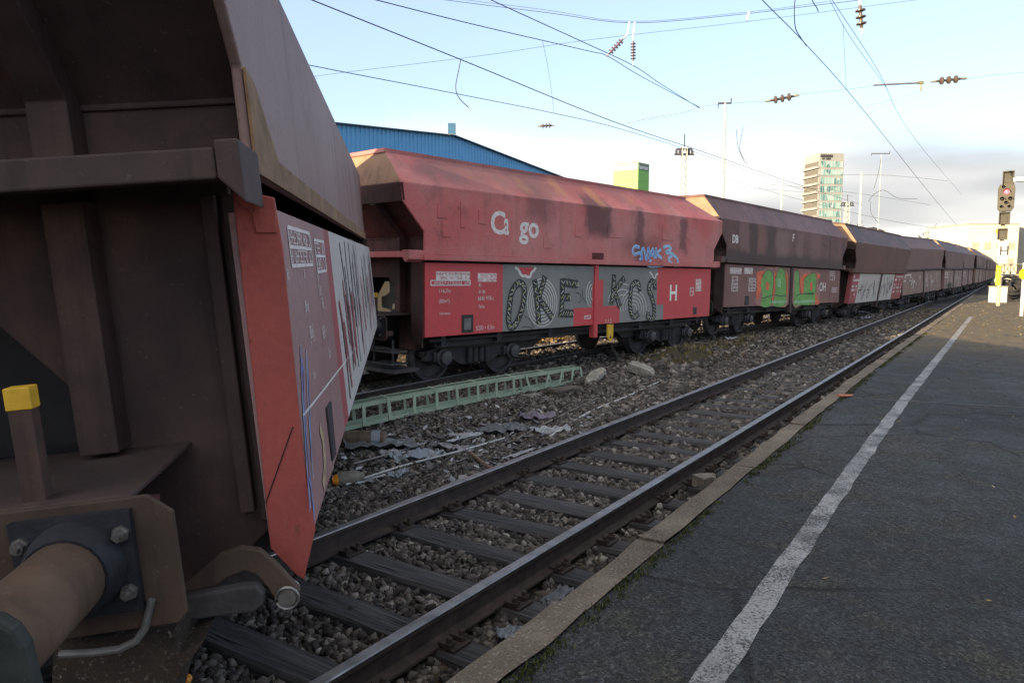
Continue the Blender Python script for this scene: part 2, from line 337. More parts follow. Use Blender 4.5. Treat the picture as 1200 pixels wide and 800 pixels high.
def gz(s, p):
    z = -.215 + .018*vnoise(s, p, 2.3) + .012*vnoise(s, p, 6)
    if p > 4.5:
        m = max(0, 1-abs(p-6.1)/1.6); z += m*(.07+.06*vnoise(s, p, .9)+.03*vnoise(s,p,2.6))
    z += .26*math.exp(-((s-16.3)/1.7)**2-((p-6.35)/.55)**2) + .12*math.exp(-((s-21)/3)**2-((p-6.0)/.6)**2)
    if p > 7.3: z += .085*min(1, (p-7.3)/.8)
    if p < 2.5: z -= .03
    if 2.6 < p < 4.1: z -= .022
    return z
def grid_sheet(name, s0, s1, p0, p1, ds, dp, mat, fn):
    ss = np.arange(s0, s1+ds/2, ds); ps = np.arange(p0, p1+dp/2, dp); n = len(ps)
    v = [T(s, p, fn(s, p)) for s in ss for p in ps]
    f = [(i*n+j, (i+1)*n+j, (i+1)*n+j+1, i*n+j+1) for i in range(len(ss)-1) for j in range(n-1)]
    mb = MB(); mb.add(v, f); return struct(mb.build(name, mat, smooth=True, fix=False))
b = MB(); b.plane([(-2500,-800,-.42),(2500,-800,-.42),(2500,3500,-.42),(-2500,3500,-.42)]); struct(b.build('ground', M['earth'], fix=False))
grid_sheet('ballast_bed', -8, 60, 1.70, 11.4, .2, .2, M['ballast'], gz)
grid_sheet('far_ballast_bed', 60, 240, -3, 11.4, 4, 1.8, M['ballast'], lambda s, p: -.23)
grid_sheet('trackside_ground', -8, 240, 11.4, 60, 6, 2.5, M['earth'], lambda s, p: -.24-.01*(p>11.5))

V = []; F = []
def em(s, p): return ((s-17.6)/3.4)**2+((p-6.35)/.85)**2 + .22*vnoise(s, p, 1.6) < 1
n_ = 0
for i in range(40):
    for j in range(14):
        s0_, p0_ = 13.6+i*.2, 5.3+j*.15
        if em(s0_+.1, p0_+.07):
            V += [T(a, c, gz(a, c)+.018+.02*vnoise(a, c, 5)) for a, c in ((s0_,p0_),(s0_+.2,p0_),(s0_+.2,p0_+.15),(s0_,p0_+.15))]; F.append((n_,n_+1,n_+2,n_+3)); n_ += 4
mb = MB(); mb.add(V, F); struct(mb.build('earth_mound', M['earth'], fix=False))

# platform: asphalt sheet, row of edge stones, worn white line
b = MB(); sl_ = [-12]+list(np.arange(0, 61, 1.5))
top = [T(x, pe(x)-.16, PLAT) for x in sl_]
b.plane(top+[T(60,-14,PLAT), T(-12,-14,PLAT)])
for a, c in zip(top, top[1:]): b.plane([a, c, Vector((c.x,c.y,-.5)), Vector((a.x,a.y,-.5))])
b.plane([T(60,pe(60)-.16,PLAT),T(60,-14,PLAT),T(60,-14,-.5),T(60,pe(60)-.16,-.5)]); struct(b.build('platform', M['asphalt']))
b = MB(); s = -12; rr = random.Random(3)
while s < 60:
    ln = 1.0
    j = [rr.uniform(-.012,.012) for _ in range(6)]
    z1 = PLAT+.012+j[0]*.6
    mid = [s+.01, s+.3, s+.62, s+ln-.008]
    front = [T(x, pe(x)+rr.uniform(-.014,.012), z1+rr.uniform(-.006,.004)) for x in mid]
    back = [T(x, pe(x)-.165+rr.uniform(-.012,.012), z1+rr.uniform(-.004,.004)) for x in mid]
    low = [T(x, pe(x)+.005, -.3) for x in mid]
    for i in range(3):
        b.add([front[i],front[i+1],back[i+1],back[i]], [(0,1,2,3)]); b.add([low[i],low[i+1],front[i+1],front[i]], [(0,1,2,3)])
    b.add([front[0],back[0],low[0]], [(0,1,2)]); b.add([front[3],back[3],low[3]], [(0,1,2)])
    s += ln
struct(b.build('platform_edge', M['edge']))
b = MB(); pl = .99; s = -2; nn = 0; ss = []; pl = 0
while s < 31: ss.append(s); s += .12
for i, s in enumerate(ss):
    if i == 0: continue
    a0, a1 = ss[i-1], s
    def wv(x): return pline(x)+.0035*math.sin(x*5.1)+.003*math.sin(x*13.7+1)
    b.plane([T(a0,pl+.062+wv(a0),PLAT+.004),T(a1,pl+.062+wv(a1),PLAT+.004),T(a1,pl-.062+wv(a1)-.004*math.sin(a1*9),PLAT+.004),T(a0,pl-.062+wv(a0)-.004*math.sin(a0*9),PLAT+.004)])
struct(b.build('platform_line', M['line'], fix=False))
b = MB(); q0 = atz(996,466,PLAT); q1 = atz(1330,485,PLAT); d_ = (q1-q0).normalized(); n_ = Vector((-d_.y,d_.x,0))
for i in range(24):
    a, c = q0+(q1-q0)*(i/24), q0+(q1-q0)*((i+1)/24); e = lambda k: .02+.008*math.sin(k*2.3); b.plane([a-n_*e(i)+Vector((0,0,.004)), c-n_*e(i+1)+Vector((0,0,.004)), c+n_*e(i+5)+Vector((0,0,.004)), a+n_*e(i+4)+Vector((0,0,.004))])
struct(b.build('platform_seam', simple('pale_joint_filler',(.085,.082,.078),.9,0,.4,9,.3), fix=False))

# ------------------------------------------------------------------ ballast stones (uncountable: one object)
CUBE = np.array([(-1,-1,-1),(1,-1,-1),(1,1,-1),(-1,1,-1),(-1,-1,1),(1,-1,1),(1,1,1),(-1,1,1)], float)
CF = np.array([(0,3,2,1),(4,5,6,7),(0,1,5,4),(1,2,6,5),(2,3,7,6),(3,0,4,7)])
t_ = (1+5**.5)/2
ICO = np.array([(-1,t_,0),(1,t_,0),(-1,-t_,0),(1,-t_,0),(0,-1,t_),(0,1,t_),(0,-1,-t_),(0,1,-t_),(t_,0,-1),(t_,0,1),(-t_,0,-1),(-t_,0,1)])/1.9
IF = np.array([(0,11,5),(0,5,1),(0,1,7),(0,7,10),(0,10,11),(1,5,9),(5,11,4),(11,10,2),(10,7,6),(7,1,8),(3,9,4),(3,4,2),(3,2,6),(3,6,8),(3,8,9),(4,9,5),(2,4,11),(6,2,10),(8,6,7),(9,8,1)])
def rotm(n):
    q = rng.normal(size=(n,4)); q /= np.linalg.norm(q,axis=1)[:,None]; a,b_,c,d = q.T
    return np.stack([np.stack([1-2*(c*c+d*d),2*(b_*c-a*d),2*(b_*d+a*c)],1),np.stack([2*(b_*c+a*d),1-2*(b_*b_+d*d),2*(c*d-a*b_)],1),np.stack([2*(b_*d-a*c),2*(c*d+a*b_),1-2*(b_*b_+c*c)],1)],1)
def scatter(name, P, size, base, faces, mat, jit=.28, flat=.72):
    n = len(P); k = len(base)
    V = base[None]+rng.normal(0, jit, (n,k,3))
    V *= (size[:,None]*np.stack([np.ones(n), rng.uniform(.6,1,n), rng.uniform(.5,flat+.1,n)],1))[:,None,:]
    V = np.einsum('nij,nkj->nki', rotm(n), V)+P[:,None,:]
    F = (faces[None]+(np.arange(n)*k)[:,None,None]).reshape(-1, faces.shape[1])
    me = bpy.data.meshes.new(name); nv = n*k; nf = len(F); fl = faces.shape[1]
    me.vertices.add(nv); me.vertices.foreach_set('co', V.reshape(-1)); me.loops.add(nf*fl); me.loops.foreach_set('vertex_index', F.reshape(-1).astype(np.int32))
    me.polygons.add(nf); me.polygons.foreach_set('loop_start', np.arange(0,nf*fl,fl,dtype=np.int32)); me.update(calc_edges=True); me.validate()
    me.materials.append(mat); o = bpy.data.objects.new(name, me); C.objects.link(o); return o
def spread(n, s0, s1, p0, p1, keep=None, lift=.3):
    s = rng.uniform(s0, s1, n); p = rng.uniform(p0, p1, n)
    if keep is not None: m = keep(s, p); s, p = s[m], p[m]
    z = np.array([gz(a, b) for a, b in zip(s, p)])
    return np.stack([s*ST-p*CT, s*CT+p*ST, z], 1), s, p
RP = (2.60, 4.10)
def off_rails(s, p):
    m = np.ones(len(s), bool)
    for q in RP: m &= np.abs(p-q) > .085
    c2 = np.array([pc2(x) for x in s])
    m &= (np.abs(p-c2+.75) > .09)
    on = (p > 2.12) & (p < 4.58) & ((np.abs(((s+.315) % .63)-.315)) < .135)
    m &= ~(on & (rng.uniform(0,1,len(s)) < .965))
    m &= ~((((s-16.3)/1.9)**2+((p-6.35)/.7)**2 < .9) & (rng.uniform(0,1,len(s)) < .8))
    m &= ~(((s > 15) & (s < 30) & (p > 5.7) & (p < 8.2)) & (rng.uniform(0,1,len(s)) < .35))
    return m
P, s, p = spread(31000, -2, 7.5, 1.78, 5.2, off_rails); sz = rng.uniform(.017,.042,len(P)); P[:,2] += sz*.45
tag(scatter('ballast_stones', P, sz, ICO, IF, M['stone'], .25), None, None, None, 'stuff')
P, s, p = spread(30000, 2, 14, 4.3, 9.0, off_rails); sz = rng.uniform(.018,.046,len(P)); P[:,2] += sz*.4
tag(scatter('ballast_stones', P, sz, ICO, IF, M['stone'], .25), None, None, None, 'stuff')
P, s, p = spread(16000, 7.5, 18, 1.9, 5.2, off_rails); sz = rng.uniform(.02,.046,len(P)); P[:,2] += sz*.4
tag(scatter('ballast_stones', P, sz, CUBE, CF, M['stone'], .22), None, None, None, 'stuff')
P, s, p = spread(34000, 12, 46, 1.9, 10.5, off_rails); sz = rng.uniform(.025,.065,len(P)); P[:,2] += sz*.35
tag(scatter('ballast_stones', P, sz, CUBE, CF, M['stone'], .22), None, None, None, 'stuff')

# ------------------------------------------------------------------ railway tracks
PROF = [(-.075,-.172),(.075,-.172),(.075,-.158),(.012,-.140),(.009,-.045),(.034,-.036),(.036,-.008),(.030,0),(-.030,0),(-.036,-.008),(-.034,-.036),(-.009,-.045),(-.012,-.140),(-.075,-.158)]
def rail(path, parent):
    mb = MB(); n = len(PROF); vs = []; k = len(path)
    for i, q in enumerate(path):
        d = (path[min(i+1,k-1)]-path[max(i-1,0)]); d.z = 0; d.normalize(); r = Vector((d.y,-d.x,0))
        vs += [q + r*a + Vector((0,0,z)) for a, z in PROF]
    for i in range(k-1):
        for j in range(n):
            mb.add([], []); mb.f.append((i*n+j, i*n+(j+1)%n, (i+1)*n+(j+1)%n, (i+1)*n+j)); mb.m.append(1 if j in (6,7,8) else 0)
    mb.v = vs; mb.f.append(tuple(range(n))); mb.m.append(0)
    return mb.build('rail', [M['rail'], M['railtop']], parent, smooth=True)
t1 = thing('railway_track', 'straight timber sleepered track running beside the platform edge', 'track', T(0,3.35,0))
inv1 = Matrix.Translation(-T(0,3.35,0))
for q in RP: rail([T(x, q)-T(0,3.35) for x in np.arange(-4, 205, 3)], t1)
def sleeper_mesh(seed, ln=2.5, wd=.25):
    r = random.Random(seed); mb = MB(); nx = 7
    for i in range(nx):
        x = -ln/2+ln*i/(nx-1)
        e = .012
        for (y, z) in ((-wd/2, -.14), (wd/2, -.14), (wd/2, -.02), (wd/2-.02, 0), (-wd/2+.02, 0), (-wd/2, -.02)):
            mb.v.append((y+r.uniform(-e,e), x+(r.uniform(-.02,.02) if i in (0,nx-1) else 0), z+r.uniform(-.006,.006)))
    for i in range(nx-1):
        for j in range(6): mb.f.append((i*6+j,i*6+(j+1)%6,(i+1)*6+(j+1)%6,(i+1)*6+j)); mb.m.append(0)
    mb.f += [tuple(range(5,-1,-1)), tuple((nx-1)*6+j for j in range(6))]; mb.m += [0,0]
    return mb.mesh('sleeper', [M['sleeper']], False)
SM = [sleeper_mesh(i) for i in range(7)]
mb = MB(); mb.box((0,0,.008),(.16,.34,.016))
for x in (-.055,.055):
    for y in (-.12,.12):
        mb.lathe((x,y,.016),(0,0,1),[(0,.028),(.02,.028),(.02,.018),(.055,.018),(.06,.012)],8)
        mb.box((x, y*.83, .034),(.055,.085,.022))
PLATE = mb.mesh('tie_plate', [M['rail']], False)
rot_s = -R(33.7)
i = 0
for s in np.arange(-3.15, 58, .63):
    o = bpy.data.objects.new('sleeper', SM[i%7]); C.objects.link(o); o.parent = t1
    o.location = T(s, 0) + Vector((0,0,-.178)) + T(0, random.uniform(-.05,.05)); o.rotation_euler = (0, random.uniform(-.012,.012), rot_s+math.pi/2+math.pi/2+random.uniform(-.03,.03))
    # local y of the sleeper lies across the track
    o.rotation_euler.z = -R(33.7)+ math.pi/2 + random.uniform(-.025,.025) - math.pi/2
    o.rotation_euler.z = math.atan2(ST, CT)*0 - R(33.7) + 0
    i += 1
# orient: sleeper local y -> across track direction (-CT, ST); local x -> along (ST, CT)
AX = Matrix(((ST, -CT, 0), (CT, ST, 0), (0, 0, 1)))
for o in t1.children:
    if o.name.startswith('sleeper'):
        o.rotation_euler = (AX @ Matrix.Rotation(random.uniform(-.022,.022), 3, 'Z')).to_euler()
        if (o.location + t1.location).y < 26:
            for q in (-.75, .75):
                c = bpy.data.objects.new('tie_plate', PLATE); C.objects.link(c); c.parent = o; c.location = (0, q, .0)
mb = MB()
for s in np.arange(58, 200, .63):
    mb.box(T(s,0,-.2), (.25,2.5,.05), 0, AX)
o = mb.build('far_sleepers', M['sleeper'], t1); o['kind'] = 'stuff'
t2 = thing('railway_track', 'track under the derailed train curving in to join the platform track', 'track', T(0,9.22,0))
o2 = T(0,9.22)
sl = list(np.arange(-6, 110, 1.5))
def off2(s, d):
    e = .5; t = T(s+e, pc2(s+e))-T(s-e, pc2(s-e)); t.normalize(); return T(s, pc2(s))+Vector((-t.y, t.x, 0))*d
for d in (-.75, .75): rail([off2(s, d)-o2 for s in sl], t2)
i = 0
for s in np.arange(-3, 58, .65):
    o = bpy.data.objects.new('sleeper', SM[i%7]); C.objects.link(o); o.parent = t2; o.location = off2(s,0)-o2+Vector((0,0,-.178)); o.rotation_euler = AX.to_euler(); i += 1

# ------------------------------------------------------------------ the hopper wagons
def pose(x, y, z, yaw, pit, rol):
    sy, cy = math.sin(yaw), math.cos(yaw)
    A = Matrix(((sy,-cy,0),(cy,sy,0),(0,0,1))); cp, s_ = math.cos(pit), math.sin(pit)
    B = Matrix(((cp,0,-s_),(0,1,0),(s_,0,cp))); cr, sr = math.cos(rol), math.sin(rol)
    D = Matrix(((1,0,0),(0,cr,-sr),(0,sr,cr))); m = (A@B@D).to_4x4(); m.translation = (x,y,z); return m
def onplane(W, px, py, axis, val):
    """sight line met with the plane local[axis]=val of a wagon"""
    I = W.inverted(); o = I @ Vector((0,0,CZ)); d = I.to_3x3() @ ray(px, py); k = (val-o[axis])/d[axis]; return o+d*k
FONT = None
def text_part(txt, parent, x, y, z, size, mat, weight=0, name='lettering', sx=1, face='side', spacing=1):
    cu = bpy.data.curves.new('t', 'FONT'); cu.body = txt; cu.size = size; cu.offset = weight; cu.space_character = spacing; cu.resolution_u = 3
    o = bpy.data.objects.new('t', cu); C.objects.link(o); dg = bpy.context.evaluated_depsgraph_get(); me = bpy.data.meshes.new_from_object(o.evaluated_get(dg))
    bpy.data.objects.remove(o); me.materials.clear(); me.materials.append(mat)
    c = bpy.data.objects.new(name, me); C.objects.link(c); c.parent = parent; c.location = (x,y,z); c.rotation_euler = (math.pi/2,0,0); c.scale = (sx,1,1); return c
def ribbon(mb, pts, wd, y, m=0, taper=True):
    """flat brush stroke of width wd on the plane y, points (x,z)"""
    P = [Vector((a, b)) for a, b in pts]; n = len(P); Lf = []; Rt = []
    for i in range(n):
        d = P[min(i+1,n-1)]-P[max(i-1,0)]
        if d.length < 1e-6: d = Vector((1,0))
        d.normalize(); q = Vector((-d.y, d.x))*wd/2; Lf.append(P[i]+q); Rt.append(P[i]-q)
    for i in range(n-1):
        mb.plane([(Lf[i].x,y,Lf[i].y),(Lf[i+1].x,y,Lf[i+1].y),(Rt[i+1].x,y,Rt[i+1].y),(Rt[i].x,y,Rt[i].y)], m)
def spl(pts, n=6):
    """Catmull-Rom"""
    P = [Vector(p) for p in pts]; r = []
    for i in range(len(P)-1):
        a, b_, c, d = P[max(i-1,0)], P[i], P[i+1], P[min(i+2,len(P)-1)]
        for j in range(n):
            t = j/n; r.append(.5*((2*b_)+(c-a)*t+(2*a-5*b_+4*c-d)*t*t+(3*b_-a-3*c+d)*t**3))
    return r+[P[-1]]

BOGIE = {}
def bogie_meshes():
    mb = MB()
    for sy in (-1,1):
        y = sy*1.0
        mb.prism([(-1.25,y-.06,.42),(-1.2,y-.06,.60),(-.75,y-.06,.66),(-.4,y-.06,.78),(.4,y-.06,.78),(.75,y-.06,.66),(1.2,y-.06,.60),(1.25,y-.06,.42),(.6,y-.06,.40),(.4,y-.06,.30),(-.4,y-.06,.30),(-.6,y-.06,.40)], (0,.12,0))
        for x in (-.22,-.07,.08,.23): mb.lathe((x,y-sy*-.09,.33),(0,0,1),[(0,.06),(.26,.06)],8)
    mb.bx(-.25,.25,-1,1,.45,.75); mb.bx(-1.25,-1.15,-1,1,.48,.58); mb.bx(1.15,1.25,-1,1,.48,.58)
    BOGIE['side_frame'] = mb.mesh('side_frame', [M['black_steel']])
    mb = MB(); mb.lathe((0,-.69,.46),(0,-1,0),[(-.02,.10),(0,.49),(.028,.49),(.03,.46),(.13,.455),(.135,.40),(.06,.37),(.06,.17),(.12,.15),(.16,.12)],28); BOGIE['wheel'] = mb.mesh('wheel', [M['dark_steel']], True)
    mb = MB(); mb.lathe((0,-1.05,.46),(0,-1,0),[(0,.16),(.10,.16),(.12,.13),(.19,.12),(.20,.09)],14); mb.bx(-.2,.2,-1.12,-.9,.40,.56); BOGIE['axle_box'] = mb.mesh('axle_box', [simple('axle_box_grey',(.06,.06,.062),.6,.2)], True)
bogie_meshes()
def add_bogie(root, x):
    f = bpy.data.objects.new('bogie', BOGIE['side_frame']); C.objects.link(f); f.parent = root; f.location = (x,0,0)
    for dx in (-.9,.9):
        for a in (0, math.pi):
            for nme in ('wheel','axle_box'):
                o = bpy.data.objects.new(nme, BOGIE[nme]); C.objects.link(o); o.parent = f; o.location = (dx,0,0); o.rotation_euler = (0,0,a)

def grid_door(x0, x1, z0, z1, y, cells, nb, th=.17, sgn=-1):
    """door slab whose outer face is split into paint fields; cells (x0,x1,z0,z1,slot)"""
    xs = sorted({x0,x1}|{min(max(c[i],x0),x1) for c in cells for i in (0,1)}); zs = sorted({z0,z1}|{min(max(c[i],z0),z1) for c in cells for i in (2,3)})
    mb = MB(); vi = {}
    for i in range(len(xs)-1):
        for j in range(len(zs)-1):
            cx_, cz_ = (xs[i]+xs[i+1])/2, (zs[j]+zs[j+1])/2; m = 0
            for c in cells:
                if c[0] <= cx_ <= c[1] and c[2] <= cz_ <= c[3]: m = c[4]
            mb.plane([(xs[i],y,zs[j]),(xs[i+1],y,zs[j]),(xs[i+1],y,zs[j+1]),(xs[i],y,zs[j+1])], m)
    yb = y-sgn*th
    a, b_, c, d = (x0,y,z0),(x1,y,z0),(x1,y,z1),(x0,y,z1); A, B, Cc, D = (x0,yb,z0),(x1,yb,z0),(x1,yb,z1),(x0,yb,z1)
    for q in ((a,b_,B,A),(b_,c,Cc,B),(c,d,D,Cc),(d,a,A,D),(A,B,Cc,D)): mb.plane(q, 0)
    bmb = mb; return bmb

def wagon(W, label, mats, hwU=1.5, hwT=.88, zc=3.38, zt=4.05, yd=1.45, xf=1., cells=((),()), door_mats=None, detail=2, bogies=(-3.5,3.5), bufs=.25, group='hopper wagons of the derailed coal train', name='hopper_wagon', front_buf=None, buf_y=.875, buf_r=1., ledge=True, pst=(-.10,.12), xtop=5.46, zpost=.60):
    """mats: upper paint, end soot, door paint, post paint, roof end paint"""
    up, endm, door, post, beamm = mats
    root = thing(name, label, 'wagon', group=group); root.matrix_world = W
    X = lambda x: x if x < 0 else x*xf
    def plate(mb, pts, th, m=0):
        p = [Vector(q) for q in pts]; nrm = (p[1]-p[0]).cross(p[2]-p[0]).normalized(); c = sum(p, Vector())/len(p)
        if nrm.dot(c-Vector((0,0,2.6))) > 0: nrm = -nrm
        mb.prism(p, nrm*th, m)
    # hopper sides, sloped roof flanks and end hoods
    mb = MB()
    for sg in (-1,1):
        y = sg*hwU
        nseg = 9
        side = [(X(-5.15),y,2.25),(X(-5.15),y,2.62),(X(-5.60),y,3.08),(X(-5.64),y,zc),(X(5.64),y,zc),(X(5.60),y,3.08),(X(5.15),y,2.62),(X(5.15),y,2.25)]
        plate(mb, side, .04)
        plate(mb, [(X(-5.64),y,zc),(X(5.64),y,zc),(X(xtop),sg*hwT,zt),(X(-5.46),sg*hwT,zt)], .04)
    for sg in (-1,1):
        xe_ = X(xtop) if sg > 0 else -5.46; plate(mb, [(X(sg*5.64),-hwU,zc),(X(sg*5.64),hwU,zc),(xe_,hwT,zt),(xe_,-hwT,zt)], .04, 2)
        plate(mb, [(X(sg*5.64),-hwU,zc),(X(sg*5.64),hwU,zc),(X(sg*5.60),hwU,3.08),(X(sg*5.60),-hwU,3.08)], .05, 1)
    body = mb.build('hopper_body', [up, endm, M['hood_sun_rust']], root, bevel=.012 if detail > 1 else 0)
    mb = MB()
    for sg in (-1,1): mb.bx(X(-5.46),X(xtop),sg*hwT-.035,sg*hwT+.035,zt-.03,zt+.035)
    for sg in (-1,1): xe_ = X(xtop) if sg > 0 else -5.46; mb.bx(xe_-.035,xe_+.035,-hwT-.03,hwT+.03,zt-.028,zt+.037)
    mb.build('top_rim', up, root)
    mb = MB(); mb.plane([(X(-5.4),-hwT-.15,zt-.28),(X(xtop),-hwT-.1,zt-.28),(X(xtop),hwT+.1,zt-.28),(X(-5.4),hwT+.15,zt-.28)]); mb.build('coal_load', M['black_steel'], root, fix=False)
    # end walls with ribs
    for sg in (-1,1):
        mb = MB(); x = X(sg*4.95); o = sg*.05
        mb.prism([(x,y,z) for y,z in ((-1.26,.86),(-1.26,2.3),(1.26,2.3),(1.26,.86),(.98,.62),(.58,.62),(.58,1.52),(.30,1.86),(-.30,1.86),(-.58,1.52),(-.58,.62),(-.98,.62))], (-o,0,0))
        mb.prism([(x,-hwU+.05,2.3),(x,hwU-.05,2.3),(x,hwU-.05,2.55),(x,-hwU+.05,2.55)], (-o,0,0))
        mb.prism([(x,-hwU+.05,2.55),(x,hwU-.05,2.55),(X(sg*5.5),hwU-.05,3.12),(X(sg*5.5),-hwU+.05,3.12)], (-o,0,.02))
        mb.bx(x,x+sg*.02,-hwU+.05,hwU-.05,2.535,2.56)
        ew = mb.build('end_wall', endm, root, bevel=.008 if detail > 1 else 0)
        mb = MB()
        for y in (-.71,.71):
            mb.bx(x, x+sg*.14, y-.07, y+.07, 1.27, 2.2)
            xo = X(sg*5.5)
            mb.prism([(x,y-.07,2.3),(x+sg*.14,y-.07,2.3),(x+sg*.14,y-.07,2.55),(xo+sg*.12,y-.07,3.06),(xo,y-.07,3.12),(x,y-.07,2.55)], (0,.14,0))
        for y in (-1.19,1.19): mb.bx(x, x+sg*.06, y-.028, y+.028, .95, 2.2)
        for y in (-1.265,1.265): mb.bx(x-sg*.02, x+sg*.035, y-.03, y+.03, .9, 2.2)
        mb.build('end_rib', endm, root, bevel=.006 if detail > 1 else 0)
    # ledge beam round the body
    mb = MB()
    for sg in (-1,1):
        if ledge: mb.bx(X(-5.2),X(5.2),sg*(hwU-.12),sg*(hwU+.05),2.16,2.25)
    for sg in (-1,1):
        x = X(sg*5.46)
        mb.bx(x-sg*.06,x+sg*.02,-1.34,1.34,2.2,2.30)
        mb.bx(x-sg*.06,x-sg*.5,-1.34,1.34,2.285,2.297)
    mb.build('ledge_beam', beamm, root, bevel=.008 if detail > 1 else 0)
    mb = MB()
    for sg in (-1,1):
        for sy in (-1,1):
            x = X(sg*5.5)
            mb.prism([(x,sy*1.345,2.32),(x,sy*1.345,2.20),(x,sy*1.42,2.12),(x,sy*(hwU+.02),2.17),(x,sy*(hwU+.02),2.32)], (-sg*.34,0,0))
    mb.build('corner_bracket', beamm, root, bevel=.008 if detail > 1 else 0)
    # doors
    dm = door_mats or [door]
    doors = []
    for sg in (-1,1):
        for h in (0,1):
            x0, x1 = (X(-5.1), pst[0]) if h == 0 else (pst[1], X(5.1))
            d = grid_door(x0, x1, .88, 2.12, sg*yd, cells[h] if sg < 0 else (), 0, sgn=sg).build('side_door', dm, root, fix=False)
            if sg < 0: doors.append(d)
    mb = MB()
    for sg in (-1,1): mb.bx(pst[0]+.005,pst[1]-.005,sg*(yd-.1),sg*(yd+(.035 if zpost < .8 else -.02)),zpost,2.15)
    mb.build('door_post', post, root, bevel=.008 if detail > 1 else 0)
    # underframe, headstocks
    mb = MB(); mb.bx(X(-5.5),X(5.5),-.25,.25,.75,1.2)
    for sg in (-1,1):
        mb.bx(X(-4.7),X(4.7),sg*1.12,sg*1.24,.66,.80)
        mb.tube([(X(-4.9),sg*1.34,.80),(X(4.9),sg*1.34,.80)],.028)
        for x in (-4.6,-3.2,-1.7,1.7,3.2,4.6): mb.bx(X(x)-.05,X(x)+.05,sg*1.0,sg*1.36,.70,.90)
    for x in (-2.2,2.2): mb.prism([(X(x)-1.2,-.9,.86),(X(x)+1.2,-.9,.86),(X(x)+.5,-.9,.45),(X(x)-.5,-.9,.45)], (0,1.8,0))
    mb.prism([(X(-4.9),-1.2,2.2),(X(-1.2),-1.2,.7),(X(1.2),-1.2,.7),(X(4.9),-1.2,2.2)], (0,2.4,0))
    
    for sg in (-1,1): mb.bx(X(sg*4.55),X(sg*4.6),-1.2,1.2,.75,2.1,1)  # black sheets standing in for the shade inside the end openings
    mb.build('underframe', [M['black_steel'], M['black_paint']], root)
    for sg in (-1,1):
        x = X(sg*5.65)
        mb = MB(); mb.prism([(x,y,z) for y,z in ((-1.12,.86),(-1.12,1.19),(-1.05,1.25),(1.05,1.25),(1.12,1.19),(1.12,.86),(1.09,.83),(.66,.83),(.62,.95),(-.62,.95),(-.66,.83),(-1.09,.83))], (-sg*.022,0,0))
        mb.bx(x-sg*.022,X(sg*4.9),-1.0,1.0,1.235,1.252,1); mb.bx(x-sg*.03,x-sg*.2,-1.05,1.05,.9,.98)
        hs = mb.build('headstock', [M['end_rust'] if detail > 1 else endm, M['end_dark']], root, bevel=.005 if detail > 1 else 0)
        bl = bufs if not (sg < 0 and front_buf) else front_buf
        for sy in (-1,1):
            y = sy*buf_y; q_ = buf_r
            mb = MB(); d = (sg,0,0)
            mb.bx(x,x+sg*.03,y-.185*(.5+.5*q_),y+.185*(.5+.5*q_),.885+(1-q_)*.1,1.235-(1-q_)*.1,0)
            mb.lathe((x+sg*.03,y,1.06),d,[(0,.175*q_),(.03,.17*q_),(.075,.15*q_),(.085,.145*q_)],24,0)
            mb.lathe((x+sg*.115,y,1.06),d,[(0,.135*q_),(bl-.08,.135*q_),(bl-.07,.115*q_),(bl,.115*q_)],24,1)
            for bz in (-.13*q_*q_,.13*q_*q_):
                for by in (-.14,.14):
                    mb.lathe((x+sg*.03,y+by,1.06+bz),d,[(0,.026),(.012,.026),(.012,.02),(.03,.02),(.03,.011),(.045,.011)],6,2)
            bo = mb.build('buffer', [M['buffer_black'], M['buffer_tan'], M['bolt_steel']], root, smooth=True)
            mb = MB(); hx = x+sg*(.115+bl)
            pr = []
            for kx in range(20):
                a = 2*math.pi*kx/20; ca, sa = math.cos(a), math.sin(a); e = .55
                pr.append((hx, y+.205*math.copysign(abs(ca)**e,ca), 1.06+.195*math.copysign(abs(sa)**e,sa)))
            mb.prism(pr, (sg*.045,0,0)); mb.build('buffer_head', M['scuffed'], bo, bevel=.012)
        mb = MB(); mb.bx(x,x+sg*.22,-.06,.06,.98,1.12); mb.tube([(x+sg*.2,0,1.04),(x+sg*.33,0,1.0),(x+sg*.36,0,1.08),(x+sg*.30,0,1.14)],.035); mb.build('coupling_hook', M['dark_steel'], root)
        if detail > 1:
            mb = MB(); mb.box((x-sg*.1,-.70,1.39),(.05,.066,.30)); po = mb.build('lever_post', M['end_brown'], root)
            mb = MB(); mb.box((x-sg*.1,-.70,1.575),(.058,.076,.07)); mb.build('yellow_cap', M['yellow'], po, bevel=.004)
    for x in bogies: add_bogie(root, X(x))
    return root, doors

U_RED = dict(base=(.27,.062,.062), grime=(.085,.042,.042))
red_up = paint('faded_red_hopper', (.50,.115,.110), (.19,.090,.085), 1, .5, (.50,.20,.185), zgrime=(3.2,3.7,.55),
   patches=((-.75,.15,2.75,3.6,.12,(.10,.050,.052),.85),(1.15,1.45,2.25,3.5,.12,(.11,.05,.052),.75),(.6,2.3,2.4,2.75,.25,(.12,.04,.04),.6),(3.05,3.45,2.5,3.3,.1,(.11,.05,.052),.75),(-2.6,-1.9,2.9,3.7,.2,(.13,.065,.065),.6),(-2.55,-2.3,3.5,3.85,.08,(.46,.20,.10),.7),(-1.4,-1.15,3.5,3.95,.08,(.44,.20,.11),.6),(-.3,.05,3.4,3.8,.1,(.46,.20,.10),.7),(1.2,1.5,3.5,3.8,.08,(.44,.16,.10),.6),(2.6,2.9,3.45,3.8,.08,(.42,.15,.10),.5),(-5.0,-1.5,3.45,4.0,.25,(.19,.105,.10),.6)))
door_red = paint('red_door', (.56,.075,.080), (.24,.065,.065), 4, .22, (.50,.085,.09), streak=.6)
door_grey = paint('grey_painted_door', (.20,.205,.195), (.12,.11,.10), 5, .3, (.24,.24,.23))
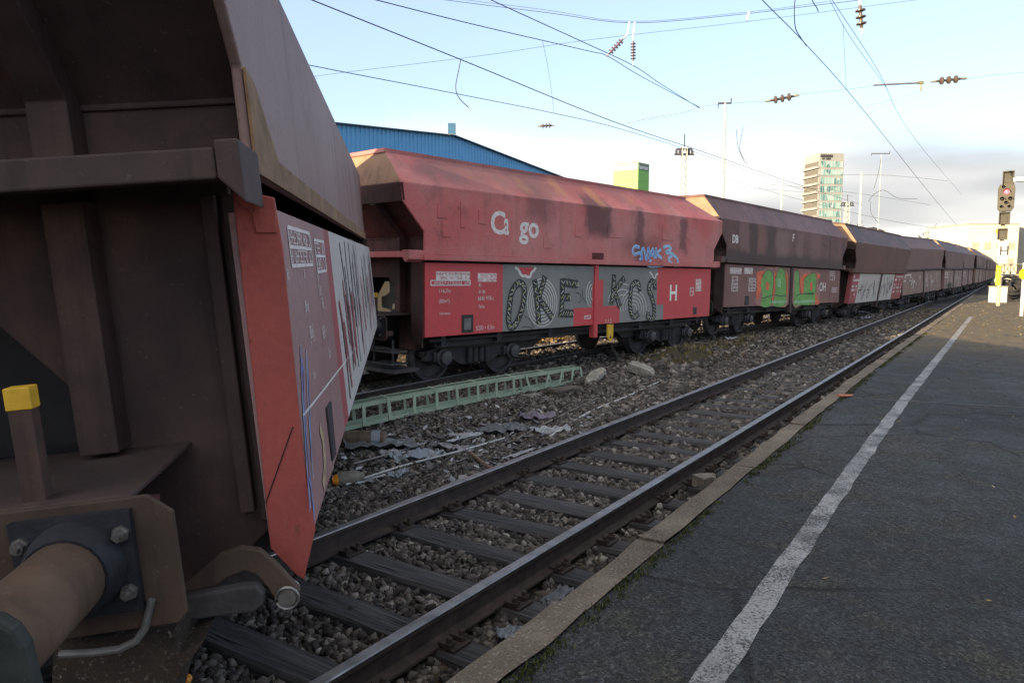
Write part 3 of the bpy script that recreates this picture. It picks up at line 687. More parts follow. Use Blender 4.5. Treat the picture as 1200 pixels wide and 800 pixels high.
brown_up = paint('brown_hopper', (.125,.062,.058), (.048,.036,.036), 6, .75, (.16,.085,.082), streak=1.4, patches=((-5.3,5.3,2.1,2.52,.12,(.045,.033,.032),.8),(-4.3,-3.7,2.5,3.4,.1,(.21,.12,.115),.6),(-3.0,-2.5,2.5,3.35,.08,(.22,.105,.095),.6),(-1.5,-.4,2.5,3.3,.15,(.23,.145,.14),.65),(.3,.8,2.5,3.3,.1,(.22,.14,.135),.5),(1.6,2.6,2.5,3.4,.2,(.20,.12,.115),.5),(-3.6,-3.1,2.5,3.4,.08,(.05,.035,.034),.7),(-2.3,-1.7,2.5,3.4,.1,(.055,.038,.036),.7)))
brown_up2 = paint('dark_brown_hopper', (.11,.056,.05), (.055,.038,.036), 16, .45, (.135,.068,.06), zgrime=(3.3,3.5,.8))
brown_up3 = paint('plum_brown_hopper', (.13,.062,.055), (.075,.045,.042), 26, .4, (.15,.075,.066), zgrime=(3.3,3.5,.5))
brown_door = paint('faded_brown_door', (.19,.095,.088), (.085,.05,.045), 7, .55, (.23,.125,.115))
tan_door = paint('dusty_brown_door', (.22,.135,.11), (.10,.06,.05), 17, .5, (.26,.17,.145))
mauve_up = paint('dusty_mauve_hopper', (.23,.145,.13), (.12,.070,.060), 8, .55, (.265,.18,.165), streak=1.8)
mauve_door = paint('faded_mauve_door', (.29,.165,.16), (.16,.09,.085), 9, .3, (.33,.20,.195))
pink_door = paint('faded_red_door', (.33,.08,.085), (.2,.07,.07), 10, .3, (.30,.09,.09))
silver = paint('silver_sprayed_door', (.46,.44,.42), (.24,.18,.17), 11, .3, (.52,.50,.48))
M['hood_sun_rust'] = soot('sun_and_rust_hood', (.16,.09,.06), (.26,.155,.10), (.34,.21,.13), 21)  # rust with warm sunlight painted into its ochre
rusty_edge = simple('ochre_rust', (.20,.12,.06), .8, 0, .4, 6, .3)

# --- wagon with the tag and the red doors
W2 = pose(.90, 17.03, -.086, .738, -.008, .007)
YD = -1.45
def lx(W, px, py, y=YD): q = onplane(W, px, py, 1, y); return q.x, q.z
P2 = lambda px, py: lx(W2, px, py)
xa = P2(589,350)[0]; xb = P2(672,372)[0]; zb = P2(672,361)[1]; xs_ = P2(694,345)[0]; zs_ = P2(694,333)[1]
xc = P2(726,372)[0]; xd = P2(770,340)[0]; zd = P2(770,357)[1]; xe = P2(777,370)[0]; zr = P2(726,358)[1]; xst = P2(707,340)[0]; zst = P2(707,328)[1]
cells2 = (((xa,-.1,.88,2.12,1),(xb,-.1,.88,zb,0),(xs_,-.1,.88,zs_,0)), ((-.24,xd,.88,2.12,1),(-.24,xe,.88,zd,1),(-.24,xc,.88,zr,0),(-.24,xst,.88,zst,0)))
w2, d2 = wagon(W2, 'red hopper wagon with patterned letters on its grey doors, second in the train', (red_up, M['red_soot_end'], door_red, door_red, red_up), cells=cells2, door_mats=[door_red, door_grey], bufs=.25, front_buf=.38, xf=.95, pst=(-.38,-.24), xtop=4.6, zt=3.95, hwT=.86)
def strokes(W, par, name, lines, wd, mat, y=YD-.004, smooth=True):
    mb = MB()
    for ln in lines:
        q = [lx(W, a, b_) for a, b_ in ln]
        if smooth and len(q) > 2: q = [(v.x, v.y) for v in spl(q)]
        ribbon(mb, q, wd, y)
    return mb.build(name, mat, par, fix=False)
def zo(ox, oy, sc, pts): return [(ox+a/sc, oy+b_/sc) for a, b_ in pts]
# rings sprayed behind the letters
def ring(ox, oy, sc, cx_, cy_, rx, ry, a0, a1, n=22): return zo(ox, oy, sc, [(cx_+rx*math.cos(R(a0+(a1-a0)*i/n)), cy_+ry*math.sin(R(a0+(a1-a0)*i/n))) for i in range(n+1)])
Z2 = (585,305,8.892); Z3 = (695,280,6.15)
rings = [ring(*Z2, 445, 440, r*.62, r, 0, 360) for r in (40,75,110,145,180,215,250)] + [ring(*Z2, 990, 350, r*.6, r*1.1, 120, 240) for r in (70,105,140)]
ringsb = [ring(*Z3, 290, 500, r*.75, r*1.1, 170, 380) for r in (28,52,76,100,124)] + [ring(*Z3, 215, 480, r*.9, r*1.3, 190, 290) for r in (60,90,120)]
dkl = simple('black_spray_paint', (.040,.042,.038), .7, 0, .3, 10, 0); ylw = simple('yellow_spray_paint', (.42,.40,.12), .7, 0, .2, 10, 0); lgs = simple('pale_grey_spray_paint', (.47,.48,.45), .7, 0, .2, 10, 0)
strokes(W2, d2[0], 'sprayed_ring', rings, .024, lgs, smooth=False)
mb = strokes(W2, d2[1], 'sprayed_ring', [[q for q in r if q[1] < 379] for r in ringsb], .022, lgs, smooth=False)
let0 = [zo(*Z2, [(185,245),(130,330),(105,480),(95,620),(120,695),(170,660),(225,540),(255,400),(255,280),(215,235),(185,245)]),
        zo(*Z2, [(365,200),(385,360),(400,520),(412,660)]), zo(*Z2, [(475,165),(440,290),(405,400)]), zo(*Z2, [(405,400),(470,480),(550,600)]),
        zo(*Z2, [(655,190),(655,330),(650,480),(635,590)])]
let0b = [zo(*Z2, [(650,225),(735,238),(815,250)]), zo(*Z2, [(650,385),(735,385)]), zo(*Z2, [(640,550),(700,552),(770,556)])]
let1 = [zo(*Z3, [(150,255),(145,360),(130,470)]), zo(*Z3, [(225,280),(185,330),(155,380),(175,440),(195,490)]),
        zo(*Z3, [(335,380),(325,325),(300,315),(275,350),(265,440),(270,520),(295,560),(330,530)]),
        zo(*Z3, [(445,365),(440,315),(415,310),(400,360),(425,430),(440,510),(430,570),(395,560),(395,520)])]
strokes(W2, d2[0], 'sprayed_letter', let0, .15, dkl, YD-.008); strokes(W2, d2[0], 'sprayed_letter', let0b, .17, dkl, YD-.009)
strokes(W2, d2[1], 'sprayed_letter', let1, .155, dkl, YD-.008)
def hatch(W, par, lines, step, half, mat, y, name, seed):
    r = random.Random(seed); mb = MB()
    for ln in lines:
        q = [Vector(lx(W, a, b_)) for a, b_ in ln]; q = [Vector((v.x, v.y)) for v in (spl([(a.x,a.y) for a in q]) if len(q) > 2 else spl([(a.x,a.y) for a in q]))]
        acc = 0; sgn = 1
        for i in range(1, len(q)):
            acc += (q[i]-q[i-1]).length
            if acc > step:
                acc = 0; d = (q[i]-q[i-1]).normalized(); nn_ = Vector((-d.y, d.x))*half*sgn; sgn = -sgn if r.random() < .5 else sgn
                ribbon(mb, [tuple(q[i]-nn_-d*half*.8), tuple(q[i]+nn_+d*half*.8)], .013, y)
    return mb.build(name, mat, par, fix=False)
hatch(W2, d2[0], let0+let0b, .055, .040, lgs, YD-.0115, 'sprayed_hatching', 1); hatch(W2, d2[0], let0+let0b, .15, .032, ylw, YD-.013, 'sprayed_hatching', 2)
hatch(W2, d2[1], let1, .06, .042, lgs, YD-.0115, 'sprayed_hatching', 3); hatch(W2, d2[1], let1, .2, .03, ylw, YD-.013, 'sprayed_hatching', 4)
# dripping white crowns and loose scribbles
strokes(W2, d2[0], 'sprayed_drip', [zo(*Z2, [(165,75),(200,100),(225,150),(250,165),(270,160),(300,175),(325,165),(335,130),(365,100),(380,70)])], .05, M['worn_white'])
strokes(W2, d2[1], 'sprayed_drip', [zo(*Z3, [(408,238),(425,258),(440,290),(452,262),(468,250)])], .045, M['worn_white'])
mbp = MB(); q = [lx(W2, a, b_) for a, b_ in zo(*Z2, [(195,72),(225,110),(255,150),(310,150),(335,110),(355,72)])]; mbp.plane([(a, YD-.003, b_) for a, b_ in q]); mbp.build('bare_red_patch', door_red, d2[0], fix=False)
strokes(W2, d2[0], 'sprayed_scribble', [zo(*Z2, [(260,580),(310,610),(360,700)]), zo(*Z2, [(235,700),(290,690),(350,712)]), zo(*Z2, [(790,340),(840,350),(850,420),(820,440)]), zo(*Z2, [(870,310),(870,380),(900,440)])], .014, dkl)
# lettering
def txt2(t, px, py, hpx, mat=None, wgt=0, par=None, y=YD-.004, sx=1., W=W2):
    a = onplane(W, px, py, 1, y); b_ = onplane(W, px, py-hpx, 1, y); h = abs(b_.z-a.z); return text_part(t, par or d2[0], a.x, y, a.z, h/.69, mat or M['worn_white'], wgt, sx=sx)
YU = -1.5-.003
C2 = list(w2.children); hb2 = [o for o in C2 if o.name.startswith('hopper_body')][0]
txt2('C', 574.5, 273, 26, None, .014, hb2, YU); txt2('a', 590.5, 274, 26, None, .014, hb2, YU, .55); txt2('go', 609, 277, 25, None, .014, hb2, YU)
txt2('H', 784, 352, 18, M['white_paint'], .010, d2[1], sx=1.0)
TB = [('81',561,336),('81 80',561,344),('6645 918-c',560,352),('Falns',561,361)]
for t, a, b_ in TB: txt2(t, a, b_, 5.2 if '6645' in t else 4.2, sx=.80)
txt2('116,7m', 514, 343, 4.5); txt2('(80m³)', 514, 355, 4.5); txt2('Hbremse', 515, 369, 3.2); txt2('5230 ÷ 0,3m', 558, 387, 5.2, sx=.8)
# load tables: white fields with dark figures
def table(W, par, px0, py0, px1, py1, rows, y=YD-.003, ink=None, frame=False):
    mb = MB(); a = onplane(W, px0, py0, 1, y); b_ = onplane(W, px1, py1, 1, y); x0, x1, z1, z0 = a.x, b_.x, a.z, b_.z
    if frame:
        for r_ in range(rows+1):
            z = z0+(z1-z0)*r_/rows; mb.plane([(x0,y,z-.008),(x1,y,z-.008),(x1,y,z+.008),(x0,y,z+.008)])
        for x in (x0, x1): mb.plane([(x-.012,y,z0),(x+.012,y,z0),(x+.012,y,z1),(x-.012,y,z1)])
    else: mb.plane([(x0,y,z0),(x1,y,z0),(x1,y,z1),(x0,y,z1)])
    o = mb.build('load_table', M['worn_white'], par, fix=False); h = (z1-z0)/rows
    for r_ in range(rows):
        n = int((x1-x0)/(h*.62)); mb2 = MB(); rr = random.Random(r_*7+int(px0))
        for i in range(n):
            if rr.random() < .16: continue
            xx = x0+(x1-x0)*(i+.5)/n; zz_ = z0+h*(r_+.5); ww = h*.20
            st = [[(xx-ww,zz_-h*.3),(xx-ww,zz_+h*.3)],[(xx-ww,zz_+h*.3),(xx+ww,zz_+h*.3)],[(xx+ww,zz_+h*.3),(xx+ww,zz_-h*.3)],[(xx-ww,zz_-h*.3),(xx+ww,zz_-h*.3)],[(xx-ww,zz_),(xx+ww,zz_)]]
            for q in rr.sample(st, 3): ribbon(mb2, q, h*.11, y-.002)
        mb2.build('table_figures', ink or (door_red if not frame else M['worn_white']), o, fix=False)
table(W2, d2[0], 511, 318, 551, 328, 2); table(W2, d2[0], 505, 328.6, 551, 334, 1, frame=True); table(W2, d2[0], 560, 320, 582, 330, 2)
table(W2, d2[1], 815.5, 327, 821.5, 341, 3); table(W2, d2[1], 809, 337, 812.5, 346, 2, frame=True); table(W2, d2[0], 685, 370, 692, 373, 1, frame=True)
txt2('1 / 2', 709, 379, 5, par=d2[1])
# blue tag on the hopper side, patch plates, hatch
blue = simple('pale_blue_spray', (.30,.48,.68), .6, 0, .2, 8, 0); blue2 = simple('deep_blue_spray', (.10,.22,.55), .6, 0, .2, 8, 0)
tagl = [zo(*Z3, p_) for p_ in ([(335,60),(300,55),(285,85),(300,110),(335,100),(350,130),(335,150)], [(355,150),(350,90),(365,70),(385,150),(395,60)], [(395,60),(410,110),(400,145)], [(405,140),(430,70),(445,140)], [(410,115),(440,115)],
   [(455,60),(455,140)], [(490,75),(462,105),(495,140)], [(505,60),(545,50),(560,75),(525,95),(575,110),(540,140)], [(575,110),(610,150),(600,190),(570,180),(545,150)], [(420,150),(395,190),(450,195),(510,188)])]
def strokesU(lines, wd, mat, name): 
    mb = MB()
    for ln in lines:
        q = [lx(W2, a, b_, YU) for a, b_ in ln]; q = [(v.x, v.y) for v in spl(q)] if len(q) > 2 else q; ribbon(mb, q, wd, YU-.002)
    return mb.build(name, mat, hb2, fix=False)
strokesU(tagl, .075, blue, 'sprayed_tag'); 
mb = MB()
for ln in tagl[:6]:
    q = [lx(W2, a+.4, b_+.5, YU) for a, b_ in ln]; q = [(v.x, v.y) for v in spl(q)] if len(q) > 2 else q; ribbon(mb, q, .02, YU-.005)
mb.build('sprayed_tag', blue2, hb2, fix=False)
mb = MB()
for (x0,y0,x1,y1) in ((513,238,524,256),(518,260,529,278),(539.5,236,545,267),(561,246,571,263),(637,275,646,291),(674,262,682,278),(712,262,729,279),(776,262,789,282)):
    a = onplane(W2, x0, y0, 1, -1.5); b_ = onplane(W2, x1, y1, 1, -1.5); mb.bx(a.x,b_.x,-1.512,-1.49,b_.z,a.z)
mb.build('patch_plate', red_up, w2, bevel=.003)
mb = MB(); a = onplane(W2, 694, 296, 1, -1.5); b_ = onplane(W2, 707, 304, 1, -1.5); mb.bx(a.x,b_.x,-1.508,-1.45,b_.z,a.z); mb.build('side_flap', simple('dark_red_flap',(.09,.02,.02)), w2)
mb = MB(); a = onplane(W2, 541, 369, 1, YD); b_ = onplane(W2, 554, 389, 1, YD)
mb.bx(a.x,b_.x,YD-.012,YD+.05,b_.z,a.z,0); mb.bx(a.x+.05,b_.x-.06,YD-.02,YD,b_.z+.05,a.z-.06,1); mb.build('lever_box', [M['black_steel'], M['grey_steel']], d2[0])
a = onplane(W2, 814, 364, 1, YD); mb = MB(); mb.bx(a.x-.09,a.x+.09,YD-.01,YD+.04,a.z-.09,a.z+.09); mb.build('lever_box', M['dark_steel'], d2[1])
mb = MB(); cx_ = onplane(W2, 714, 392, 1, YD).x; mb.prism([(cx_-.11,YD-.03,.86),(cx_+.11,YD-.03,.86),(cx_+.11,YD-.03,.60),(cx_+.05,YD-.03,.50),(cx_-.05,YD-.03,.50),(cx_-.11,YD-.03,.60)], (0,.03,0)); yb_ = mb.build('jacking_plate', M['yellow'], w2)
mb = MB(); mb.lathe((cx_,YD-.03,.58),(0,-1,0),[(0,.03),(.006,.03)],12); mb.build('plate_hole', M['black_paint'], yb_)
mb = MB()
for yy in (-1.25,-.75): mb.tube([(-5.62,yy,.85),(-5.62,yy,.45),(-5.35,yy,.45)],.02)
for z in (.45,.65): mb.bx(-5.66,-5.35,-1.27,-.73,z-.012,z+.012)
mb.bx(-5.65,-5.1,-1.3,1.3,.30,.36); mb.build('end_step', M['dark_steel'], w2)
def corner_plate(root, x0=-5.12, m=None, yd=1.45):
    mb = MB()
    for sy in (-1,1): mb.prism([(x0,sy*(yd-.02),.70),(x0,sy*(yd-.02),2.15),(x0,sy*(yd-.30),2.15),(x0,sy*(yd-.30),.86)], (-.02,0,0))
    return mb.build('door_end_plate', m, root)
corner_plate(w2, m=M['red_soot_end'])

# --- brown wagon with the green graffiti
W3 = pose(8.325, 26.081, -.06, .716, -.017, .010)
P3 = lambda a, b_: lx(W3, a, b_)
w3, d3 = wagon(W3, 'dark brown hopper wagon with green bubble graffiti across its doors', (brown_up, M['end_dark'], brown_door, M['end_dark'], brown_up))
corner_plate(w3, m=M['end_dark'])
Z4 = (840,300,7.5)
gcol = [simple('leaf_green_spray',(.13,.32,.085),.65,0,.25,6,0), simple('mint_green_spray',(.22,.42,.22),.65,0,.25,6,0), simple('orange_red_spray',(.58,.13,.06),.65,0,.25,6,0), simple('pink_spray',(.30,.16,.13),.65,0,.25,6,0), simple('olive_spray',(.20,.24,.06),.65,0,.25,6,0)]
def blobs(W, par, name, polys, mat, y):
    mb = MB()
    for pl_ in polys:
        q = [lx(W, a, b_) for a, b_ in pl_]; q = [(v.x, v.y) for v in spl(list(q)+[q[0]], 5)][:-1]; mb.plane([(a, y, b_) for a, b_ in q])
    return mb.build(name, mat, par, fix=False)
oul = [zo(*Z4, [(350,140),(400,125),(440,105),(500,100),(560,100),(610,130),(622,200),(618,430),(500,440),(380,440),(335,400),(355,320),(340,230)])]
our = [zo(*Z4, [(672,130),(740,115),(840,130),(910,160),(885,230),(905,300),(880,420),(760,425),(672,435)])]
blobs(W3, d3[0], 'sprayed_outline', oul, gcol[3], YD-.003); blobs(W3, d3[1], 'sprayed_outline', our, gcol[3], YD-.003)
blobs(W3, d3[0], 'sprayed_outline', [zo(*Z4, [(345,150),(395,130),(430,150),(400,200),(380,330),(360,390),(345,330),(355,240)]), zo(*Z4, [(490,200),(520,130),(515,210),(505,330),(480,430),(490,300)]), zo(*Z4,[(596,160),(622,160),(620,330),(604,320)])], gcol[2], YD-.005)
blobs(W3, d3[1], 'sprayed_outline', [zo(*Z4, [(725,300),(740,180),(820,150),(905,165),(890,200),(820,190),(770,220),(760,320),(740,325)]), zo(*Z4, [(865,330),(900,400),(890,425),(862,415)])], gcol[2], YD-.005)
blobs(W3, d3[0], 'sprayed_letter', [zo(*Z4, [(400,180),(440,125),(485,145),(495,230),(485,330),(470,435),(390,440),(400,340),(385,260)]), zo(*Z4, [(515,200),(550,110),(590,130),(605,230),(605,330),(600,430),(500,437),(515,330)])], gcol[0], YD-.007)
blobs(W3, d3[1], 'sprayed_letter', [zo(*Z4, [(685,140),(715,135),(725,260),(735,330),(850,320),(845,420),(700,428),(680,430)]), zo(*Z4, [(765,220),(790,180),(860,150),(870,240),(860,330),(770,330)])], gcol[0], YD-.007)
blobs(W3, d3[0], 'sprayed_letter', [zo(*Z4, [(425,250),(440,225),(455,245),(455,290),(435,300)])], gcol[2], YD-.010)
blobs(W3, d3[0], 'sprayed_letter', [zo(*Z4, [(530,215),(545,190),(560,215),(560,270),(535,270)]), zo(*Z4, [(470,395),(600,392),(600,410),(470,415)])], gcol[1], YD-.010)
blobs(W3, d3[1], 'sprayed_letter', [zo(*Z4, [(815,240),(828,225),(838,245),(836,295),(818,298)])], gcol[2], YD-.010)
blobs(W3, d3[1], 'sprayed_letter', [zo(*Z4, [(684,392),(850,385),(850,405),(684,412)])], gcol[1], YD-.010)
strokes(W3, d3[0], 'sprayed_contour', [zo(*Z4, p_) for p_ in ([(395,185),(440,122),(488,145),(497,230),(487,330),(472,437)],[(510,200),(550,107),(593,130),(608,230),(606,330)],[(390,370),(470,350),(500,335)],[(510,340),(560,350),(602,345)])], .025, M['black_paint'], YD-.012)
strokes(W3, d3[1], 'sprayed_contour', [zo(*Z4, p_) for p_ in ([(682,140),(717,133),(728,260),(738,330)],[(762,220),(790,176),(863,147),(873,240),(862,330)],[(690,350),(760,330),(850,335)])], .025, M['black_paint'], YD-.012)
txt2('OH', 960, 341, 10, M['worn_white'], .006, d3[1], W=W3)
table(W3, d3[0], 855.5, 313.5, 869, 321, 2, ink=brown_door); table(W3, d3[0], 872.5, 313.5, 882, 321, 2, ink=brown_door)
table(W3, d3[0], 858, 324, 864, 341, 4, frame=True); table(W3, d3[0], 878, 326, 885, 341, 4, frame=True); table(W3, d3[1], 973, 318, 978, 328, 2, frame=True); table(W3, d3[1], 975, 337, 981, 342, 1, frame=True)
hb3 = [o for o in w3.children if o.name.startswith('hopper_body')][0]
txt2('DB', 858, 284, 9, M['worn_white'], .012, hb3, YU, W=W3); txt2('F', 928.5, 283, 9, M['worn_white'], .006, hb3, YU, W=W3)
mb = MB(); a = onplane(W3, 875, 352, 1, YD); mb.bx(a.x-.14,a.x+.14,YD-.012,YD+.04,a.z-.14,a.z+.14); mb.build('lever_box', M['black_steel'], d3[0])
mb = MB()
for x in np.arange(-4.5, 5, 1.5): mb.prism([(x-.03,-1.47,2.155),(x+.03,-1.47,2.155),(x+.03,-1.37,2.10),(x-.03,-1.37,2.10)],(0,.02,0))
mb.build('hinge_lug', M['black_steel'], w3)

# --- leaning wagon with grey doors
W4 = pose(15.65, 35.2, -.12, .665, -.006, .125)
P4 = lambda a, b_: lx(W4, a, b_)
xg = P4(996,340)[0]; xh = P4(1032,340)[0]
cells4 = (((-4.0,-.1,.88,2.12,1),), ((.12,2.9,.88,2.12,1),))
w4, d4 = wagon(W4, 'brown hopper wagon leaning over towards the platform with grey and red doors', (brown_up2, M['end_brown'], pink_door, M['end_dark'], brown_up2), cells=cells4, door_mats=[pink_door, silver])
rr = random.Random(5)
def scrib(root, par, x0, x1, n, mat, wd, seed, name='sprayed_scribble', y=YD-.004):
    r = random.Random(seed); mb = MB()
    for i in range(n):
        x = r.uniform(x0, x1); z = r.uniform(1.1,1.5); q = [(x+r.uniform(-.25,.25), z+r.uniform(-.2,.55)) for _ in range(4)]; ribbon(mb, [(v.x,v.y) for v in spl(q)], wd, y)
    return mb.build(name, mat, par, fix=False)
scrib(w4, d4[0], -3.6, -.5, 12, dkl, .045, 1); scrib(w4, d4[1], .4, 2.5, 10, dkl, .04, 2); scrib(w4, d4[0], -3.7, -.5, 8, M['worn_white'], .04, 3, y=YD-.006)
for par, x0, x1 in ((d4[0], -4.95, -4.2), (d4[1], 3.1, 4.9)):
    mb = MB()
    for z in (1.95,1.8,1.55,1.4,1.2):
        x = x0
        while x < x1:
            l_ = rr.uniform(.08,.25)
            if rr.random() < .75: mb.plane([(x,YD-.004,z),(x+l_,YD-.004,z),(x+l_,YD-.004,z+.09),(x,YD-.004,z+.09)])
            x += l_+.06
    mb.build('stencilled_lettering', M['worn_white'], par, fix=False)
# --- the rest of the train, receding
POS = [((22.8,44.0,-.2,.694,.012,-.02), 'plum brown hopper wagon with dusty tan doors standing behind the leaning wagon', brown_up3, tan_door),
       ((30.2,53.6,-.1,.640,0,0), 'hopper wagon with a dark moss smear on its lower door, sixth along the train', brown_up2, tan_door),
       ((37.1,63.2,-.05,.620,0,0), 'brown hopper wagon in the far part of the train, seventh from the camera', brown_up3, brown_door),
       ((44.1,72.9,0,.612,0,0), 'brown hopper wagon in the far part of the train, eighth from the camera', brown_up, tan_door)]
x, y = 44.1, 72.9
ordn = ['ninth','tenth','eleventh','twelfth','thirteenth','fourteenth']
for i in range(6):
    x += 12.1*math.sin(.60-.002*i); y += 12.1*math.cos(.60-.002*i)
    POS.append(((x,y,0,.594,0,0), 'brown hopper wagon nearly at the vanishing end of the train, %s from the camera' % ordn[i], (brown_up2,brown_up3)[i%2], (brown_door,tan_door)[i%2]))
for k_, (ps, lab, u, d_) in enumerate(POS):
    cells = (((-5.1,-5.0,.88,2.12,0),),()) 
    ww, dd = wagon(pose(*ps), lab, (u, M['end_brown'], d_, M['end_dark'], M['end_dark']), detail=1)
    if k_ < 3:
        r = random.Random(k_)
        mb = MB()
        for z in (1.9,1.78,1.6):
            x_ = -4.9
            while x_ < -3.4:
                l_ = r.uniform(.1,.3)
                if r.random() < .7: mb.plane([(x_,YD-.004,z),(x_+l_,YD-.004,z),(x_+l_,YD-.004,z+.08),(x_,YD-.004,z+.08)])
                x_ += l_+.07
        mb.build('stencilled_lettering', M['worn_white'], dd[0], fix=False)
        scrib(ww, dd[0], -3.5, -.8, 6, M['worn_white'], .035, 20+k_); scrib(ww, dd[1], .6, 4, 8, M['worn_white'], .035, 30+k_)
    if k_ == 1:
        r = random.Random(4); mb = MB()
        for i in range(40): 
            a, b_ = r.gauss(-2.2,.8), r.gauss(1.08,.08); mb.plane([(a+.16*math.cos(t)*r.uniform(.6,1.2),YD-.005-i*.0001,b_+.11*math.sin(t)*r.uniform(.6,1.2)) for t in np.arange(0,6.28,.8)])
        mb.build('moss_smear', simple('dark_moss_stain',(.035,.045,.02)), dd[0], fix=False)

# --- the nearest wagon, slewed across the track beside the camera
W1 = pose(-2.907, 7.670, -.005, -.152, .016, -.085)
P1 = lambda a, b_: lx(W1, a, b_)
zt_ = P1(395,300)
c1 = [(P1(386,340)[0], P1(391,330)[0], .88, 2.12, 2), (P1(391,330)[0], 9, .88, 2.12, 1)]
cells1 = (tuple(c1), ((-9,9,.88,2.12,1),))
w1, d1 = wagon(W1, 'nearest hopper wagon, slewed across the track with its dark ribbed end facing the viewer', (mauve_up, M['end_brown'], mauve_door, M['end_dark'], M['end_dark']), hwU=1.40, hwT=1.12, zc=3.3, zt=3.95,
               xf=.785, cells=cells1, door_mats=[mauve_door, silver, pink_door], bogies=(3.2,), bufs=.58, buf_y=.835, buf_r=.84, ledge=False, pst=(-.03,.03), zpost=.88)
def onx(px, py, x): q = onplane(W1, px, py, 0, x); return (x, q.y, q.z)
mb = MB(); mb.prism([onx(a, b_, -5.105) for a, b_ in ((273,221),(322,232),(332,290),(346,430),(357,540),(370,619),(357,676),(348,671),(318,640),(306,520))], (-.02,0,0))
ep = mb.build('door_end_plate', M['return_red'], w1, bevel=.004)
mb = MB(); mb.prism([onx(a, b_, -5.127) for a, b_ in ((273,221),(322,233),(325,273),(301,273),(295,250),(281,240))], (-.010,0,0)); mb.build('edge_flap', M['return_red'], ep, bevel=.003)
mb = MB(); ql = [onx(a, b_, -5.128) for a, b_ in ((311,590),(343,500))]; mb.tube(ql, .0022, 5); mb.build('fold_line', M['black_paint'], ep)
# markings on the near side
strokes(W1, d1[0], 'scratch', [[(354,487),(378,457),(402,426),(420,403)]], .012, M['worn_white'])
table(W1, d1[0], 337, 266, 367, 310, 2, frame=True, ink=M['worn_white']); table(W1, d1[0], 368, 281, 383, 317, 2, frame=True, ink=M['worn_white'])
def txt1(t, px, py, hpx, sx=1.): return txt2(t, px, py, hpx, None, 0, d1[0], sx=sx, W=W1)
txt1('81',337,328,14,1); txt1('8',357,326,11); txt1('(8m)',358,366,14); txt1('81 80',374.5,347,13,.6); txt1('P',373,333,12); txt1('6645 3',378,362,14,.4); txt1('[80m]',364,398,17,.7)
txt1('6645 919',379,398,17,.35); txt1('0,3m',386,420,14,.6); txt1('km/h',368,445,12,.6)
strokes(W1, d1[0], 'sprayed_scribble', [[(351,405),(353,450),(357,520),(362,600)],[(355,430),(356,480),(361,540),(367,608)],[(352,420),(354,428),(352,440)],[(361,560),(364,575),(367,600)],[(359,420),(362,470),(364,540)]], .018, simple('periwinkle_spray',(.16,.20,.42),.7,0,.2,8,0))
strokes(W1, d1[0], 'sprayed_scribble', [[(358,410),(360,470),(366,560)],[(353,460),(358,540),(363,595)]], .012, blue)
strokes(W1, d1[0], 'sprayed_scribble', [[(374,500),(378,520),(380,560)],[(377,505),(380,540),(378,570)]], .06, simple('cream_spray',(.40,.30,.20),.7,0,.2,8,0))
mb = MB(); q = [onplane(W1, a, b_, 1, YD) for a, b_ in ((381,478),(386,470),(392,532),(388,540))]; mb.prism([(v.x, YD-.01, v.z) for v in q], (0,.05,0)); mb.build('lever_box', M['black_steel'], d1[0])
for i, dd in enumerate(d1):
    x0, x1 = ((P1(393,340)[0])+.2, -.3) if i == 0 else (.3, 3.4)
    r = random.Random(50+i); mb = MB()
    for _ in range(16):
        x = r.uniform(x0, x1); zz_ = r.uniform(.95,1.5); q = [(x, zz_), (x+r.uniform(-.05,.1), zz_+.25), (x+r.uniform(-.1,.12), zz_+.6)]; ribbon(mb, [(v.x, min(v.y,2.1)) for v in spl(q)], .05, YD-.004)
    mb.build('sprayed_scribble', M['dark_steel'], dd, fix=False)
    mb = MB()
    for _ in range(9):
        x = r.uniform(x0, x1); zz_ = r.uniform(.95,1.4); q = [(x, zz_), (x+r.uniform(-.05,.1), zz_+.25), (x+r.uniform(-.1,.12), zz_+.5)]; ribbon(mb, [(v.x, min(v.y,2.1)) for v in spl(q)], .07, YD-.006)
    mb.build('sprayed_scribble', pink_door, dd, fix=False)
# rusty lower lip of the hopper side
mb = MB(); mb.prism([(-5.16,-1.402,2.25),(4.05,-1.402,2.25),(4.05,-1.402,2.36),(-4.6,-1.402,2.36),(-5.0,-1.402,2.60),(-5.16,-1.402,2.62)], (0,-.012,0)); mb.build('side_lip', rusty_edge, w1, bevel=.003)
# linkage below the corner, bent foot plate and pipe
mb = MB(); mb.prism([onx(a, b_, -5.30) for a, b_ in ((205,690),(232,668),(258,646),(283,637),(306,640),(324,655),(340,672),(353,688),(349,700),(338,706),(326,700),(316,684),(302,668),(288,664),(268,672),(246,690),(225,705))], (-.035,0,0)); lk = mb.build('link_plate', M['end_rust'], w1, bevel=.006)
mb = MB(); mb.prism([onx(a, b_, -5.345) for a, b_ in ((186,700),(230,690),(285,680),(303,679),(312,688),(311,702),(300,710),(250,716),(200,724),(186,715))], (-.05,0,0)); mb.build('link_arm', M['dark_steel'], w1, bevel=.01)
q = Vector(onx(339, 693, -5.30)); mb = MB(); mb.lathe(q, (-1,0,0), [(-.03,.036),(.045,.036),(.06,.030)], 16); mb.tube([q+Vector((-.05,.04*math.cos(t),.04*math.sin(t))) for t in np.arange(0,6.3,.5)], .006, 5); mb.build('link_pin', M['bolt_steel'], lk, smooth=True)
mb = MB(); mb.prism([onx(a, b_, -5.55) for a, b_ in ((60,800),(62,752),(120,744),(172,742),(205,738),(210,765),(238,752),(205,800),(190,860),(60,860))], (.25,0,0)); mb.build('foot_plate', M['grit'], w1, bevel=.006)
